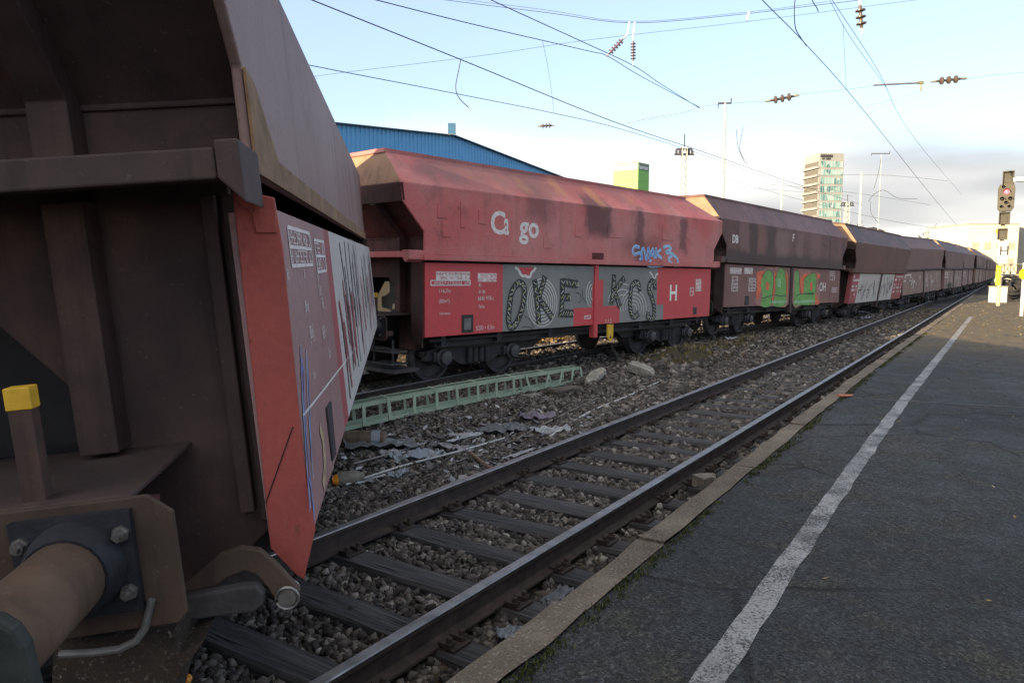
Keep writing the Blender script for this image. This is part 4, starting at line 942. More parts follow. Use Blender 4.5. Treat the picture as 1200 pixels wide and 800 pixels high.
mb = MB(); mb.tube([onx(a, b_, -5.66) for a, b_ in ((70,766),(110,764),(140,760),(160,750),(170,735),(178,702))], .012, 8); mb.build('air_pipe', M['grey_steel'], w1, smooth=True)
mb = MB(); mb.prism([onx(a, b_, -5.5) for a, b_ in ((0,610),(90,592),(180,585),(190,700),(175,742),(0,760))], (.06,0,0)); mb.build('buffer_beam', M['red_soot_end'], w1)

# ------------------------------------------------------------------ fallen lattice mast
def lattice_mast_fallen():
    A = atz(420, 500, -.14); s0, p0 = sp(A); s0 -= 1.4
    B = atz(688, 441, -.1); s1, p1 = sp(B); n = 15
    root = thing('lattice_mast', 'pale green lattice mast lying bent on the ballast between the tracks', 'mast', T(s0, p0, -.15))
    H = .31
    def pt(t, a, b_):                                # a: 0 near/1 far side, b: 0 low/1 high
        s = s0+(s1-s0)*t; p = p0+(p1-p0)*t; z = -.15
        bend = max(0, t-.72)
        p += .5*bend**2*8*.35; z += .10*math.sin(min(1,t/.72)*math.pi)*.3 - bend*.12
        lean = .05+bend*.9
        return T(s+bend*b_*.3, p+a*.15+b_*H*math.sin(lean), z+b_*H*math.cos(lean)*(1-bend*.5)+a*.02)-root.location
    for a in (0,1):
        for b_ in (0,1):
            mb = MB(); pts = [pt(i/n, a, b_) for i in range(n+1)]
            for i in range(n):
                p, q = pts[i], pts[i+1]; d = (q-p); dn = d.normalized(); up_ = Vector((0,0,1)); sd = dn.cross(up_).normalized()
                hh = .055 if b_ == 0 else -.055; in_ = sd*(-.05 if a == 0 else .05)
                mb.add([p,q,q+up_*hh,p+up_*hh], [(0,1,2,3)]); mb.add([p+sd*.006*(1 if a==0 else -1),q+sd*.006*(1 if a==0 else -1),q+up_*hh+sd*.006*(1 if a==0 else -1),p+up_*hh+sd*.006*(1 if a==0 else -1)], [(0,1,2,3)])
                mb.add([p,q,q+in_,p+in_], [(0,1,2,3)])
            mb.build('chord_angle', M['pale_green'], root, fix=False)
    for i in range(n+1):
        for a in (0,1):
            lo, hi = pt(i/n, a, 0), pt(i/n, a, 1); mb = MB(); d = (hi-lo)
            tw = random.uniform(-.03,.03) + (random.uniform(-.16,.16) if i/n > .7 else 0)
            al = T(1,0).normalized(); sd = T(0,-1).normalized()*(1 if a == 0 else -1)
            c0, c1_ = lo+Vector((0,0,.01))+sd*.009, hi-Vector((0,0,.01))+sd*.009+al*tw
            mb.prism([c0-al*.03, c0+al*.03, c1_+al*.03, c1_-al*.03], sd*.008); mb.build('batten', M['pale_green'], root)
        if i % 2 == 0:
            mb = MB(); a0, a1 = pt(i/n,0,1), pt(i/n,1,1); al = T(1,0).normalized(); mb.prism([a0-al*.022,a0+al*.022,a1+al*.022,a1-al*.022],(0,0,.008)); mb.build('batten', M['pale_green'], root)
    return root
lattice_mast_fallen()

# ------------------------------------------------------------------ debris on the ballast
def lump(name, label, cat, px, py, z, dims, mat, rot=0, seed=0, group=None, tilt=(0,0)):
    r = random.Random(seed); bm = bmesh.new(); bmesh.ops.create_icosphere(bm, subdivisions=3, radius=1)
    for v in bm.verts:
        f = 1+.22*math.sin(v.co.x*3.1+seed)+.15*math.sin(v.co.y*4.3+seed*2)+.10*math.sin(v.co.z*9+v.co.x*7+seed)+.06*math.sin(v.co.y*17+v.co.z*13)+r.uniform(-.035,.035)
        v.co = Vector((max(-.75,min(.75,v.co.x*f))*dims[0], max(-.72,min(.72,v.co.y*f))*dims[1], max(-.6,min(.62,v.co.z*f))*dims[2]))
    me = bpy.data.meshes.new(name); bm.to_mesh(me); bm.free(); me.materials.append(mat); o = bpy.data.objects.new(name, me); C.objects.link(o)
    o.location = atz(px, py, z); o.rotation_euler = (tilt[0], tilt[1], rot); return tag(o, label, cat, group)
lump('concrete_lump', 'long wedge of broken concrete at the tail of the green lattice mast', 'rubble', 697, 442, -.05, (.50,.16,.10), M['pale_concrete'], R(60), 1, tilt=(0,-.25))
lump('concrete_lump', 'pale concrete block lying on the brown earth mound', 'rubble', 752, 433, 0.0, (.36,.17,.13), M['pale_concrete'], R(-20), 2, tilt=(.2,.3))
lump('rock', 'rounded stone lying against the platform edge', 'stone', 828, 563, -.06, (.15,.11,.09), M['concrete'], R(30), 3)
lump('concrete_lump', 'flat pale slab lying below the coupling of the red wagon', 'rubble', 826, 402, -.15, (.55,.3,.06), M['concrete'], R(30), 4)
lump('concrete_lump', 'flat grey slab lying in front of the green graffiti wagon', 'rubble', 918, 384, -.15, (.75,.35,.05), M['pale_concrete'], R(40), 5)
lump('concrete_lump', 'small tan lump lying on the ballast before the green graffiti wagon', 'rubble', 903, 398, -.13, (.40,.25,.14), simple('tan_stone',(.34,.22,.12),.9), R(10), 6)
lump('rock', 'grey stone on the ballast just right of the pale block', 'stone', 790, 452, -.1, (.13,.10,.06), M['concrete'], R(10), 8)
lump('concrete_lump', 'yellow brown lump beside the leaning wagon', 'rubble', 1027, 364, -.1, (.40,.3,.22), simple('ochre_stone',(.38,.25,.09),.9), R(10), 9)
lump('rock', 'flat grey stone half sunk near the green mast', 'stone', 622, 464, -.12, (.22,.14,.05), M['concrete'], R(50), 10)
lump('rock', 'low flat stone on the dark rubble right of the green mast', 'stone', 660, 456, -.12, (.40,.2,.05), simple('brown_stone',(.10,.085,.07),.9), R(40), 11)
def scrap(label, px, py, sx_, sy_, mat, seed, rot, z=-.1, name='plastic_scrap', cat='litter', group='torn scraps among the ballast'):
    r = random.Random(seed); nx, ny = 11, 7; mb = MB(); hz = min(.11, .28*min(sx_, sy_*1.6))
    for i in range(nx+1):
        for j in range(ny+1):
            e = .25 if i in (0,nx) or j in (0,ny) else .05
            mb.v.append(((i/nx-.5)*sx_+r.uniform(-e,e)*sx_/nx*1.6, (j/ny-.5)*sy_+r.uniform(-e,e)*sy_/ny*1.6, .015+hz*(r.random()**2*.55+.5*max(0, math.sin(i*.9*math.cos(seed)+j*1.3*math.sin(seed)+seed)*math.sin(i*.37+j*.71+seed*3)))))
    for i in range(nx):
        for j in range(ny): mb.f.append((i*(ny+1)+j,(i+1)*(ny+1)+j,(i+1)*(ny+1)+j+1,i*(ny+1)+j+1)); mb.m.append(0)
    o = mb.build(name, mat, smooth=False, fix=False); sd = o.modifiers.new('thickness','SOLIDIFY'); sd.thickness = .008
    q = atz(px, py, z); s_, p_ = sp(q); o.location = (q.x, q.y, gz(s_, p_)+.035); o.rotation_euler = (0,0,rot); return tag(o, label, cat, group)
pw = simple('dirty_white_film',(.28,.285,.29),.5,0,.45,11,.4); gd = simple('grey_tarpaulin',(.10,.105,.11),.6,0,.3,7,.3); bl_ = simple('bluish_sheet',(.19,.215,.245),.4,0,.3,7,.3)
scrap('white torn scrap left of the plastic heap, nearest the slewed wagon', 457, 528, .22, .13, pw, 1, .4)
scrap('pale crumpled sheet at the middle of the plastic heap', 489, 531, .55, .24, bl_, 2, .5)
scrap('small white scrap just right of the crumpled sheet', 512, 529, .2, .14, pw, 3, 1)
scrap('grey slatted board piece lying at the far side of the plastic heap', 526, 521, .5, .16, simple('grey_board',(.22,.21,.22),.8), 4, -.5)
scrap('long pale strip lying at the heap\'s right end', 545, 512, .6, .07, pw, 5, .9)
scrap('white folded scrap by the lower edge of the green mast', 540, 509, .3, .12, pw, 6, .2)
scrap('dark grey tarpaulin scrap below the lattice mast end', 446, 522, .8, .4, gd, 7, .3)
scrap('pale bluish scrap close behind the left rail', 467, 552, .22, .12, bl_, 8, 1.2)
scrap('thin pale splinter in front of the heap', 440, 556, .5, .04, pw, 9, .95)
scrap('crumpled white sheet on the ballast at mid distance', 646, 499, .5, .28, pw, 10, .4)
scrap('pale narrow strip lying on the bank at mid distance', 612, 524, .7, .06, pw, 11, .95)
scrap('purple grey scrap at mid distance near the white sheet', 630, 486, .5, .3, simple('purple_grey_sheet',(.14,.12,.15),.6), 12, .2)
scrap('black board piece below the green mast middle', 590, 498, .7, .35, gd, 13, .6)
scrap('white scrap lying before the right bogie of the red wagon', 862, 399, .6, .3, pw, 14, .2)
scrap('white crumpled heap of sheet in front of the leaning wagon', 1004, 367, 1.1, .6, pw, 15, .2)
scrap('bluish white sheet lying before the joint of brown wagons', 1012, 372, .8, .4, bl_, 16, .8)
scrap('blue paper scrap in the gap beside the platform edge', 598, 742, .16, .10, bl_, 17, .2, -.2)
scrap('grey board scrap in the gap by the platform, nearer one', 652, 696, .3, .10, simple('grey_board_b',(.13,.14,.15),.8), 18, .9, -.2)
def rod(name, label, cat, pts, r, mat, group=None):
    mb = MB(); q = [Vector(p) for p in pts]; mb.tube(spl(q, 5), r, 7); return tag(mb.build(name, mat, smooth=True), label, cat, group)
def gpt(px, py, h=.03): q = atz(px, py, -.12); s_, p_ = sp(q); return (q.x, q.y, gz(s_, p_)+h)
G_R = 'loose rods and cables on the ballast'
rod('metal_rod', 'pale bent rod lying from the plastic heap towards the lattice mast', 'rod', [gpt(405,566,.05),gpt(470,545,.05),gpt(540,528,.06),gpt(592,508,.05)], .012, M['galvanised'], G_R)
rod('metal_rod', 'thin dark rod lying just behind the plastic heap', 'rod', [gpt(415,546,.05),gpt(480,525,.06),gpt(530,508,.05)], .011, M['grey_steel'], G_R)
rod('cable', 'long pale cable lying along the bank towards the earth mound', 'cable', [gpt(640,510,.04),gpt(690,482,.05),gpt(735,462,.05),gpt(775,446,.05),gpt(812,430,.05)], .018, M['galvanised'], G_R)
rod('cable', 'second pale cable along the bank, lower and further left', 'cable', [gpt(560,530,.04),gpt(600,512,.05),gpt(650,490,.05),gpt(700,466,.05)], .013, M['concrete'], G_R)
rod('wooden_stake', 'small brown wooden stake lying against the left rail', 'stake', [gpt(552,529,.06),gpt(566,537,.05),gpt(582,546,.04)], .022, simple('brown_wood',(.16,.11,.08)), None)
rod('metal_rod', 'short dark rod sticking up left of the earth mound', 'rod', [gpt(716,411,.2),gpt(722,418,.1),gpt(727,424,.02)], .03, M['grey_steel'], G_R)
# roll of netting under the slewed wagon, broken lamp housing
t = thing('rolled_bundle', 'short rolled bundle with a blue band lying under the lattice mast end', 'bundle', atz(424, 515, -.05)); a_ = T(.6,-.8).normalized()
mb = MB(); mb.lathe(-a_*.28, a_, [(0,.05),(.02,.10),(.2,.115),(.42,.105),(.54,.10),(.56,.06)], 14); mb.build('roll', simple('brown_netting',(.11,.085,.06),.9,0,.5,12,.6), t, smooth=True)
mb = MB(); mb.lathe(a_*.12, a_, [(0,.112),(.10,.110)], 14); mb.build('band', bl_, t)
t = thing('lamp_housing', 'broken grey lamp housing with a painted orange sun glint on the ballast under the wagon side', 'lamp', atz(397, 562, -.10)); a_ = T(.9,-.4).normalized()
mb = MB(); mb.lathe(-a_*.02, a_, [(0,.06),(.02,.075),(.2,.07),(.26,.04),(.28,.02)], 12); mb.build('housing', M['concrete'], t, smooth=True)
mb = MB(); mb.lathe(-a_*.02, -a_, [(0,.058),(.03,.045),(.045,.02)], 12); mb.build('sun_glint', M['orange'], t, smooth=True)  # orange cap painted as a sunlit glint on the housing
lump('orange_fragment', 'small orange plastic fragment lying below the nearest wagon step', 'fragment', 218, 796, -.1, (.035,.03,.03), M['orange'], 0, 21)
lump('brick_fragment', 'flat red brick fragment lying on the platform edge', 'brick', 991, 463, PLAT+.02, (.13,.07,.012), simple('red_brick',(.40,.13,.08)), R(10), 22)

# moss tufts along the platform edge, dry grass, leaves
def tufts(name, pts, hmin, hmax, mat, n=5, wd=.008):
    V = []; F = []
    for q in pts:
        for j in range(n):
            a = random.uniform(0,6.28); h = random.uniform(hmin,hmax); b_ = len(V); d = Vector((math.cos(a),math.sin(a),0)); sd = Vector((-d.y,d.x,0))*wd; o = Vector(q)+Vector((random.uniform(-.02,.02),random.uniform(-.02,.02),0))
            V += [o-sd, o+sd, o+d*h*.5+Vector((0,0,h))]; F.append((b_,b_+1,b_+2))
    mb = MB(); mb.add(V, F); return struct(mb.build(name, mat, fix=False), 'stuff')
pts = []
for _ in range(2600):
    s_ = random.uniform(1.2, 22); e = vnoise(s_, 3, 1.9)
    if random.random() < .35+.5*e: pts.append(T(s_, pe(s_)-.18-abs(random.gauss(0,.03)), PLAT+.002))
tufts('moss_tufts', pts, .006, .028, M['moss'], 6, .005)
pts = [T(random.uniform(14,40), random.gauss(6.6,.6), -.1) for _ in range(700)]+[T(random.gauss(19.5,1.6), random.gauss(6.4,.5), 0) for _ in range(900)]; pts = [Vector((q.x,q.y,gz(*sp(q)))) for q in pts]
tufts('dry_grass', pts, .04, .14, M['drygrass'], 6, .008)
def leaves(name, fn, n, size, mat, kind='stuff'):
    V = []; F = []
    for _ in range(n):
        q = fn(); a = random.uniform(0,6.28); l_ = random.uniform(.5,1)*size; t1_ = random.uniform(-.5,.5); t2_ = random.uniform(-.5,.5); b_ = len(V)
        u = Vector((math.cos(a),math.sin(a),t1_))*l_; v = Vector((-math.sin(a),math.cos(a),t2_))*l_*.55; o = Vector(q)+Vector((0,0,size*.3))
        V += [o-u, o-v*.9+u*.1, o+u, o+v]; F.append((b_,b_+1,b_+2,b_+3))
    mb = MB(); mb.add(V, F); return struct(mb.build(name, mat, fix=False), kind)
def plat_leaf():
    while True:
        s_ = random.uniform(15, 59); p_ = random.uniform(-7, PE-.05)
        if random.random() < min(1,(s_-14)/12)**2*.9+.02: return T(s_, p_, PLAT)
leaves('leaf_litter', plat_leaf, 3600, .036, M['leaf'])
leaves('leaf_litter', lambda: T(random.uniform(3,16), random.uniform(-2,PE-.3), PLAT), 60, .022, M['leaf'])
leaves('leaf_litter', lambda: (lambda s_, p_: T(s_, p_, -.235))(random.uniform(8,70), 10.45+abs(random.gauss(0,2.2))), 15000, .085, M['leaf'])
leaves('leaf_litter', lambda: (lambda s_, p_: T(s_, p_, gz(s_, p_)+.05))(random.uniform(28,48), random.uniform(2.9,4.0)), 1500, .05, M['leaf'])
k = Mat('shattered_scrap', .6, 0, .3); g = N(k.nt, 'ShaderNodeNewGeometry')
k.color(k.ramp(g.outputs['Random Per Island'], [(0,(.03,.03,.033)),(.45,(.10,.10,.105)),(.75,(.22,.22,.23)),(1,(.42,.43,.45))])); M['shard'] = k.m
def shard_spot():
    while True:
        q = atz(random.uniform(395,700), random.gauss(515,26), -.12); s_, p_ = sp(q)
        if 4.35 < p_ < 7.0: return Vector((q.x, q.y, gz(s_, p_)+.03))
leaves('shattered_scrap', shard_spot, 420, .075, M['shard'])
# low sunlit bushes past the train
def bush(label, s_, p_, rad, h, n, seed):
    r = random.Random(seed); t = thing('bush', label, 'bush', T(s_, p_, -.24), group='autumn bushes beyond the train'); V = []; F = []
    mb = MB()
    for i in range(9):
        a = r.uniform(0,6.28); mb.tube([(0,0,0),(math.cos(a)*rad*.3,math.sin(a)*rad*.3,h*.5),(math.cos(a)*rad*.7,math.sin(a)*rad*.7,h*.85)],[.015,.01,.004],4)
    mb.build('stem', M['bark'], t)
    for i in range(n):
        a = r.uniform(0,6.28); rr_ = rad*math.sqrt(r.random()); z = r.uniform(.05,1)*h*(1-.4*(rr_/rad)**2); o = Vector((math.cos(a)*rr_,math.sin(a)*rr_,z)); u = Vector((r.uniform(-1,1),r.uniform(-1,1),r.uniform(-1,1))).normalized()*.05; v = u.orthogonal().normalized()*.03; b_ = len(V)
        V += [o-u,o-v,o+u,o+v]; F.append((b_,b_+1,b_+2,b_+3))
    m2 = MB(); m2.add(V, F); m2.build('foliage', M['leaf'], t, fix=False)
for i, (s_, p_) in enumerate([(14.5,11.3),(16.0,12.0),(18.5,11.2),(20.2,12.2),(23,11.6),(26,12.4),(29,11.8)]):
    bush('yellow leaved low bush past the far rail, %s from the left' % ['first','second','third','fourth','fifth','sixth','seventh'][i], s_, p_, .8, .75, 900, i)

# ------------------------------------------------------------------ blue hall
def ribbed(name, c, n=1):
    k = Mat(name, .45, 0, .4); k.color(k.ramp(k.noise(.6, 5, .6), [(.3, tuple(x*.85 for x in c)), (.7, c)])); return k.m
bluem = ribbed('blue_sheet_metal', (.085,.33,.62)); 
hall = thing('industrial_hall', 'blue corrugated metal hall with a shallow gable roof behind the train', 'building', T(37.9,30,0))
def HL(s_, d_, z): return T(s_, 30+d_, z)-T(37.9,30,0)
mb = MB(); V = []; s_ = 17.9; prev = None; pitch_ = .34; prof = [(0,0),(.10,0),(.135,.045),(.235,.045),(.27,0)]
def roofz(s_): return 10.52-abs(s_-38.1)*.085
pts = []
while s_ < 57.9:
    for a, o in ((0,0),(.14,0),(.17,-.05),(.31,-.05)): pts.append((s_+a, o))
    s_ += .34
for (a, o), (c_, e) in zip(pts, pts[1:]): mb.plane([HL(a,o,-.3),HL(c_,e,-.3),HL(c_,e,roofz(c_)),HL(a,o,roofz(a))])
for sd in (17.9, pts[-1][0]): mb.plane([HL(sd,0,-.3),HL(sd,45,-.3),HL(sd,45,roofz(sd)),HL(sd,0,roofz(sd))])
mb.build('wall', bluem, hall, fix=False)
mb = MB(); e = pts[-1][0]
for a, c_ in ((17.7,38.1),(38.1,e+.2)): mb.prism([HL(a,-.25,roofz(a)+.005),HL(c_,-.25,roofz(c_)+.005),HL(c_,45,roofz(c_)+.005),HL(a,45,roofz(a)+.005)],(0,0,.06))
rf = mb.build('roof', simple('dark_blue_grey_roof',(.05,.09,.13),.6), hall)
mb = MB(); mb.box(HL(38.0,-.05,10.9),(.45,.45,.75)); mb.build('roof_vent', simple('vent_blue',(.03,.11,.2),.6), rf)

# ------------------------------------------------------------------ green cube sign, tower block, far buildings
def green_cube():
    Y = 120; A = at(748, 190, Y); root = thing('sign_cube', 'bright green advertising cube standing on posts above the train roofs', 'sign', (A.x, A.y, 0)); z1, z0 = A.z, at(748, 224.5, Y).z
    lft = Vector((-.86,.51,0)); rgt = Vector((.66,.75,0)); a_, b_ = 4.25, 3.35
    o = Vector((0,0,0)); c = [o, o+rgt*b_, o+rgt*b_+lft*a_, o+lft*a_]
    mb = MB(); mb.prism([Vector((q.x,q.y,z0)) for q in c], (0,0,z1-z0)); g = simple('bright_green_panel',(.16,.42,.08),.5,0,.06,1,0); bx = mb.build('panel_box', g, root)
    n1 = Vector((-.51,-.86,0)); n2 = Vector((.75,-.66,0)); h = z1-z0
    mb = MB(); mb.prism([Vector((q.x,q.y,0))+n1*.02+Vector((0,0,z)) for q, z in ((o+lft*.15,z1-h*.24),(o+lft*(a_-.05),z1-h*.24),(o+lft*(a_-.05),z1-h*.05),(o+lft*.15,z1-h*.05))], n1*.03); mb.build('name_band', M['white_paint'], bx)
    mb = MB(); mb.prism([Vector((q.x,q.y,0))+n2*.02+Vector((0,0,z)) for q, z in ((o+rgt*.08,z1-h*.25),(o+rgt*(b_-.05),z1-h*.25),(o+rgt*(b_-.05),z1-.05),(o+rgt*.08,z1-.05))], n2*.03); bd = mb.build('name_band', simple('grey_green_band',(.16,.22,.18)), bx)
    t = text_part('hammer', bd, 0, 0, 0, .95, M['white_paint'], .02, 'lettering'); q = o+rgt*.18+n2*.07; t.location = (q.x,q.y,z1-h*.215); t.rotation_euler = (math.pi/2,0,math.atan2(rgt.y,rgt.x)); t.scale = (.86,1,1)
    mb = MB()
    for q in (c[0]+(c[2]-c[0])*.12, c[1]+(c[3]-c[1])*.12, c[2]+(c[0]-c[2])*.12, c[3]+(c[1]-c[3])*.12): mb.tube([(q.x,q.y,-.4),(q.x,q.y,z0+.02)],.16,8)
    mb.build('support_post', M['white_mast'], root)
green_cube()
def tower():
    Y = 300.; A = at(961, 178, Y); H = A.z; root = thing('tower_block', 'tall glass and concrete tower block on the skyline', 'building', (A.x,A.y,-.4))
    f1 = Vector((.99,.15,0)).normalized(); f2 = Vector((-.15,.99,0)).normalized(); Wd, Dp = 10.4, 11.3
    pale = simple('cool_concrete_panel',(.27,.275,.265),.8,0,.12,.4,0); gl = Mat('tower_glass', .2, 0, .6); gl.color(gl.ramp(gl.voro(.8, gl.map((1,1,.3)), out='Color'), [(.2,(.05,.15,.155)),(.55,(.17,.31,.30)),(.9,(.34,.46,.44))])); gl = gl.m  # cool grey concrete and greenish glass
    o = Vector((0,0,0)); c = [o, o+f1*Wd, o+f1*Wd+f2*Dp, o+f2*Dp]
    mb = MB(); mb.prism([q for q in c], (0,0,H)); mb.build('wall', pale, root)
    n1 = Vector((f1.y,-f1.x,0)); n2 = Vector((-f2.y,f2.x,0))
    if n1.y > 0: n1 = -n1
    if n2.dot(Vector((-1,-1,0))) < 0: n2 = -n2
    fl = 13; top = H-3.2; sh = 3.25
    for i in range(fl):
        z1 = top-i*sh; z0 = z1-2.35
        mb = MB(); mb.prism([o+f1*.5+Vector((0,0,z0))+n1*.05, o+f1*(Wd-.35)+Vector((0,0,z0))+n1*.05, o+f1*(Wd-.35)+Vector((0,0,z1))+n1*.05, o+f1*.5+Vector((0,0,z1))+n1*.05], n1*.05); wn = mb.build('window', gl, root)
        mb = MB()
        for q in np.linspace(.5, Wd-.35, 9): mb.prism([o+f1*(q-.06)+Vector((0,0,z0))+n1*.1, o+f1*(q+.06)+Vector((0,0,z0))+n1*.1, o+f1*(q+.06)+Vector((0,0,z1))+n1*.1, o+f1*(q-.06)+Vector((0,0,z1))+n1*.1], n1*.06)
        mb.build('mullion', M['galvanised'], wn)
        mb = MB(); q0 = o+f2*.6+n2*.02; q1 = o+f2*(Dp-.6)+n2*.02
        mb.prism([q0+Vector((0,0,z0+.2)), q1+Vector((0,0,z0+.2)), q1+Vector((0,0,z1)), q0+Vector((0,0,z1))], n2*.04); mb.build('window', simple('brown_grey_pane',(.13,.12,.10),.4) if i == 0 else bpy.data.materials['brown_grey_pane'], root)  # brown-grey panes on the left face
        mb = MB(); q0 = o-f2*.1+n2*.1; q1 = o+f2*Dp+n2*.1; mb.prism([q0+Vector((0,0,z0-.55)),q1+Vector((0,0,z0-.55)),q1+n2*.9+Vector((0,0,z0-.45)),q0+n2*.9+Vector((0,0,z0-.45))],(0,0,.9)); mb.build('balcony', pale, root)
    mb = MB()
    for (a, b_, z0, z1) in ((.3,5.4,H-1.7,H-.6),(1.0,2.0,H-2.6,H-1.9),(2.6,4.6,H-2.6,H-1.9)): mb.prism([o+f1*a+Vector((0,0,z0))+n1*.03,o+f1*b_+Vector((0,0,z0))+n1*.03,o+f1*b_+Vector((0,0,z1))+n1*.03,o+f1*a+Vector((0,0,z1))+n1*.03], n1*.15)
    mb.build('roof_sign', M['dark_steel'], root)
tower()
def far_block():
    Y = 150.; A = at(1135, 263, Y); B = at(1260, 262, Y); pale = simple('sunlit_render',(.60,.55,.42),.85,0,.12,.3,0)
    root = thing('pale_building', 'long pale yellow flat roofed building behind the signal', 'building', (A.x, Y, -.4)); Wd = B.x-A.x; H = A.z+.4
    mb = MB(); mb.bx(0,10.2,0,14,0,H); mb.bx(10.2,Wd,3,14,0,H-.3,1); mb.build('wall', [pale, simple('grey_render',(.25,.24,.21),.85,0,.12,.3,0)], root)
    mb = MB(); mb.bx(-.15,10.3,-.15,14.1,H,H+.25); mb.build('roof', simple('grey_roof_edge',(.30,.29,.26)), root)
    wm_ = simple('dark_glass',(.05,.055,.06),.2)
    for i in range(4):
        for j in range(2):
            mb = MB(); mb.bx(1.0+i*2.4,2.3+i*2.4,-.06,.02,H-7.0+j*3.2-1.2,H-5.6+j*3.2-1.2); wn = mb.build('window', simple('dusty_window',(.34,.32,.25),.5) if 'dusty_window' not in bpy.data.materials else bpy.data.materials['dusty_window'], root)
    mb = MB(); mb.lathe((6,0,H-1.4),(0,-1,0),[(0,.5),(.1,.5)],16); mb.build('round_emblem', M['yellow'], root)
far_block()
def low_block():
    A = at(985, 270, 190); root = thing('low_building', 'low white flat roofed building showing over the leaning wagon', 'building', (A.x, A.y, -.4)); H = at(1000,271,190).z+.4; Wd = (1037-985)*190/867
    mb = MB(); mb.bx(0,Wd,0,12,0,H); mb.build('wall', simple('white_render',(.66,.63,.56),.85,0,.1,.3,0), root)
    mb = MB(); mb.prism([(Wd-4.5,0,H),(Wd+.3,0,H),(Wd-3,0,H+1.1)],(0,8,0)); mb.build('roof', M['dark_steel'], root)
    mb = MB(); 
    for i in range(6): mb.bx(.8+i*1.8,1.8+i*1.8,-.05,.03,H-2.6,H-1.2)
    mb.build('window', M['black_steel'], root)
low_block()
def gantry():
    # steel footbridge trusses crossing behind the signal
    Y = 120.; A = at(1140, 309, Y); B = at(1215, 309, Y); z0 = at(1150, 321, Y).z; root = thing('footbridge', 'rusty truss footbridge with railings crossing behind the signal', 'bridge', (A.x, Y, -.4)); Wd = B.x-A.x; z1 = A.z+.4; z0 += .4
    mb = MB(); mb.bx(0,Wd,0,2,z0-.3,z0); mb.bx(0,Wd,0,.12,z1-.1,z1); mb.build('deck', M['pale_concrete'], root)
    mb = MB(); n = 10
    for i in range(n):
        x0, x1 = Wd*i/n, Wd*(i+1)/n; mb.tube([(x0,.06,z0),(x1,.06,z1)],.05,5); mb.tube([(x1,.06,z0),(x0,.06,z1)],.05,5); mb.tube([(x0,.06,z0),(x0,.06,z1)],.06,5)
    mb.build('truss', M['end_rust'], root)
    mb = MB(); 
    for x in (Wd*.35, Wd*.75, Wd*.97): mb.bx(x-.3,x+.3,.4,1.4,0,z0-.3)
    mb.build('pier', M['concrete'], root)
gantry()

# ------------------------------------------------------------------ catenary masts and poles
def lat_mast(px, ytop, Y, label, wpx, arms=True, mat=None):
    A = at(px, ytop, Y); h = A.z+.3; root = thing('catenary_mast', label, 'mast', (A.x,A.y,-.3), group='overhead line masts on the skyline'); mat = mat or M['white_mast']; wv = wpx*Y/867/2
    mb = MB(); n = int(h/ (wv*2.4))
    P = lambda i, j, sx_: Vector((0,0,0))
    for sx_ in (-1,1):
        for sy_ in (-1,1): mb.tube([(sx_*wv*1.25,sy_*wv*1.25,0),(sx_*wv*.75,sy_*wv*.75,h)],wv*.16,4)
    mb.build('chord', mat, root); mb = MB()
    for i in range(n):
        z0, z1 = h*i/n, h*(i+1)/n; f0 = wv*(1.25-.5*i/n); f1 = wv*(1.25-.5*(i+1)/n)
        for sy_ in (-1,1):
            mb.tube([(-f0,sy_*f0,z0),(f1,sy_*f1,z1)],wv*.10,4); mb.tube([(f0,sy_*f0,z0),(-f1,sy_*f1,z1)],wv*.10,4)
            mb.tube([(sy_*f0,-f0,z0),(sy_*f1,f1,z1)],wv*.10,4)
    mb.build('lattice', mat, root)
    if arms:
        mb = MB(); mb.bx(-wv*3.2,wv*3.2,-.06,.06,h-.7,h-.55); mb.bx(-wv*2.6,wv*2.6,-.06,.06,h-.25,h-.12); mb.tube([(0,0,h),(0,0,h+1.0)],.05,5)
        for x in (-2.6,-1.5,1.5,2.6): mb.lathe((x*wv,0,h-.55),(0,0,1),[(0,.1),(.3,.1)],6)
        mb.build('cross_arm', M['dark_steel'], root)
    return root
lat_mast(802, 172, 62, 'white lattice mast with insulator arms right of the green cube', 7)
lat_mast(993, 236, 110, 'far white lattice mast right of the tower block', 5)
lat_mast(1087, 266, 150, 'distant stubby mast above the fifth wagon', 5, False)
def pole(px, ytop, Y, label, r, mat, top=None):
    A = at(px, ytop, Y); root = thing('catenary_pole', label, 'pole', (A.x,A.y,-.3), group='slim line poles on the skyline'); h = A.z+.3; mb = MB(); mb.tube([(0,0,0),(0,0,h)],[r*1.2,r*.8],8); mb.build('shaft', mat, root)
    if top:
        mb = MB(); mb.bx(-top,top*.8,-.04,.04,h-.05,h+.04); mb.tube([(top*.8,0,h),(top*.8,0,h+.3)],.04,5); mb.tube([(-top,0,h-.3),(-top,0,h)],.03,5); mb.build('cross_bar', M['dark_steel'], root)
pole(850, 121, 48, 'slim pole with a small cross bar rising behind the second wagon', .10, M['white_mast'], .45)
pole(917, 209, 95, 'slim white pole left of the tower block', .14, M['white_mast'])
pole(1010, 202, 100, 'slim white pole right of the tower block', .16, M['white_mast'])
pole(1033, 180, 90, 'thin grey pole carrying a bracket right of the tower block', .05, M['galvanised'], 1.2)
